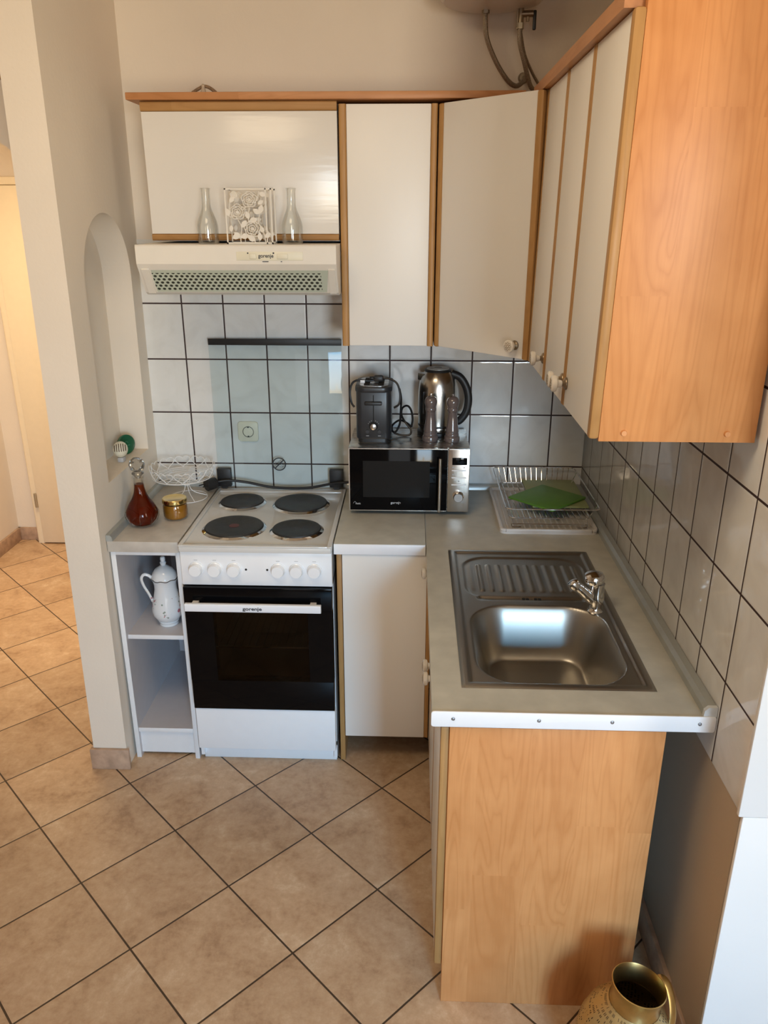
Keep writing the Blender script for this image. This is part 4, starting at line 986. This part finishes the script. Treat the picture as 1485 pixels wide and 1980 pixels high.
G().lathe([(0, .003), (.033, .003), (.039, .007), (.0412, .014), (.0412, .047), (.0385, .0545), (0, .0545)], (jx, jy, ZW), 44).obj('honey', 'honey', t, 50)
G().lathe([(.0375, .0595), (.0425, .0600), (.0430, .0625), (.0425, .0725), (.0405, .0750), (.036, .0752), (.0345, .0745), (0, .0745)], (jx, jy, ZW), 48).obj('screw_lid', 'gold', t)
# wire cake stand
cx, cy = -1.508, -.150; cz = .948
t = thing('wire_cake_stand', 'white wire cake stand edged with hearts behind the honey jar', 'cake stand', (cx+.02, cy, ZW))
def circ(r, z, n=40, ox=0, oy=0): return [(cx+ox+r*math.cos(2*PI*i/n), cy+oy+r*math.sin(2*PI*i/n), z) for i in range(n)]
g = G()
for r in (.035, .06, .082, .100): g.tube(circ(r, cz), .0012, 6, True)
for k in range(8): a = 2*PI*k/8; g.tube([(cx, cy, cz-.001), (cx+.108*math.cos(a), cy+.108*math.sin(a), cz-.001)], .0012, 6)
g.obj('plate_wires', 'whitewire', t)
G().tube(circ(.110, cz), .0017, 8, True).obj('lower_rim', 'whitewire', t)
for k in range(12):
    a0 = 2*PI*(k+.5)/12; g = G(); P = []
    for i in range(24):
        u = 2*PI*i/24; hx = 16*math.sin(u)**3/17; hz = (13*math.cos(u)-5*math.cos(2*u)-2*math.cos(3*u)-math.cos(4*u)+17)/30
        a = a0+hx*.262; r = .110+.010*hz; P.append((cx+r*math.cos(a), cy+r*math.sin(a), cz+.001+.042*hz))
    g.tube(P, .0014, 6, True); g.obj('heart', 'whitewire', t)
g = G()
for k in range(5):
    a = 2*PI*k/5+.3; c_, s_ = math.cos(a), math.sin(a); R = lambda r: (cx+.012+r*c_, cy+r*s_)
    g.tube([(*R(.030), cz-.002), (*R(.011), cz-.02), (*R(.010), cz-.045), (*R(.025), cz-.065), (*R(.070), ZW+.003)], .0015, 6, False, 4)
g.tube([(cx+.012+.011*math.cos(2*PI*i/16), cy+.011*math.sin(2*PI*i/16), cz-.035) for i in range(16)], .0012, 6, True)
g.obj('pedestal', 'whitewire', t)
G().tube([(cx+.012+.072*math.cos(2*PI*i/40), cy+.072*math.sin(2*PI*i/40), ZW+.0025) for i in range(40)], .0016, 6, True).obj('foot_ring', 'whitewire', t)
# plug-in air freshener and round green lid in the niche
ax, ay = -1.690, -.262
t = thing('air_freshener', 'cream plug-in air freshener with slots on the niche sill', 'air freshener', (ax, ay, zs))
g = G().ball((ax, ay, zs+.045), .030, 26, (.85, 1.0, .95)); g.obj('shell', 'cream', t)
g = G()
for k in range(6):
    y = -.020+.008*k; P = []
    for i in range(7):
        e = math.radians(-2+10*i); r = math.sqrt(max(1-(y/.030)**2, .05)); f = .0292*r*math.cos(e)
        P.append((ax+.36*f*.9+.93*y*.9, ay-.93*f+.36*y, zs+.045+.0288*r*math.sin(e)))
    g.tube(P, (.0019, .0019), 6)
g.obj('slots', plain('slot_brown', (.10, .06, .04), .6), t)
G().box(ax-.010, ax+.012, ay-.015, ay+.015, zs, zs+.018, .004).obj('bottle', 'greyprint', t)
gx_, gy_ = -1.712, -.165
t = thing('green_disc', 'round dark green disc leaning in the niche behind the air freshener', 'disc', (gx_, gy_, zs))
q = Matrix.Rotation(math.radians(52), 4, 'Z') @ Matrix.Rotation(math.radians(86), 4, 'X')
G().lathe([(0, -.004), (.034, -.004), (.036, 0), (.036, .006), (.033, .008), (.030, .0065), (0, .0065)], (gx_+.006, gy_, zs+.0365), 40, q).obj('disc', 'greenlid', t)
g = G(); nq = Matrix.Translation((gx_+.006, gy_, zs+.0365)) @ q
g.tube([nq @ Vector((-.014, -.004, .0068)), nq @ Vector((.014, -.004, .0068))], .0012, 5).tube([nq @ Vector((-.008, .006, .0068)), nq @ Vector((0, .011, .0068)), nq @ Vector((.008, .006, .0068))], .001, 5, False, 3)
g.obj('printed_mark', plain('pale_green_print', (.08, .26, .17), .5), t)

# ------------------------------------------------------------------ coffee pot in the shelf unit
px, py, pz = -1.508, -.470, .499
t = thing('coffee_pot', 'white flowered porcelain coffee pot on the upper shelf of the open unit', 'coffee pot', (px, py, pz))
G().lathe([(0, 0), (.030, 0), (.033, .003), (.032, .010), (.036, .016), (.034, .020), (.044, .030), (.052, .045), (.054, .062), (.051, .085), (.043, .115), (.038, .140), (.0385, .160), (.043, .176), (.0445, .180)], (px, py, pz), 48).obj('body', 'porcelain', t)
ld = G().lathe([(.0445, .180), (.0450, .183), (.043, .187), (.040, .200), (.030, .214), (.016, .223), (.008, .228)], (px, py, pz), 40).obj('lid', 'porcelain', t)
G().lathe([(.006, .226), (.010, .232), (.011, .238), (.007, .243), (.009, .249), (.0075, .258), (0, .263)], (px, py, pz), 24).obj('lid_knob', 'porcelain', ld)
G().tube([(px+.0452*math.cos(2*PI*i/48), py+.0452*math.sin(2*PI*i/48), pz+.1815+.002*math.cos(2*PI*i/6)) for i in range(48)], .0014, 6, True).obj('gilt_rim', plain('dark_gilt', (.06, .045, .03), .3, .6), ld)
G().tube([(px-.038, py-.006, pz+.172), (px-.050, py-.010, pz+.190), (px-.066, py-.014, pz+.196), (px-.076, py-.016, pz+.182), (px-.072, py-.014, pz+.155), (px-.058, py-.010, pz+.120), (px-.048, py-.006, pz+.088)], [(.0055, .004)]*7, 10, False, 6).obj('handle', 'porcelain', t)
G().tube([(px+.044, py+.012, pz+.075), (px+.058, py+.016, pz+.105), (px+.062, py+.018, pz+.140), (px+.072, py+.020, pz+.168)], [.013, .011, .009, .007], 12, False, 6).obj('spout', 'porcelain', t)

# ------------------------------------------------------------------ brass lantern on the floor
lx, ly = -.183, -1.690
t = thing('brass_lantern', 'pierced brass lantern with a wide open neck beside the wooden end panel', 'lantern', (lx, ly, 0), .3)
tl = Matrix.Rotation(math.radians(7), 4, 'Y') @ Matrix.Rotation(math.radians(-3), 4, 'X')
g = G().lathe([(0, .0), (.060, .0), (.066, .006), (.085, .04), (.100, .085), (.106, .130), (.103, .170), (.092, .205), (.074, .232), (.060, .246), (.055, .252)], (lx, ly, 0), 64, tl, cap1=False); g.obj('belly', 'pierced', t)
G().lathe([(.055, .250), (.052, .262), (.053, .280), (.057, .298), (.0585, .302), (.0565, .303), (.0545, .298), (.050, .280), (.049, .258)], (lx, ly, 0), 56, tl, cap0=False, cap1=False).obj('neck', 'brass', t)
g = G().lathe([(0, .2), (.05, .2)], (lx, ly, 0), 40, tl, cap1=False); g.obj('inner_plate', plain('dark_pierced_plate', (.05, .035, .02), .45, .6, var=.8, scale=60), t)
q = Matrix.Translation((lx, ly, 0)) @ tl
G().tube([q @ Vector(v) for v in ((.048, .034, .262), (.056, .036, .288), (.070, .028, .290), (.082, .012, .268), (.086, -.008, .240), (.084, -.020, .214))], (.010, .0016), 10, False, 6, (0, 1, 0)).obj('handle', 'brass', t)
bpy.context.view_layer.update()
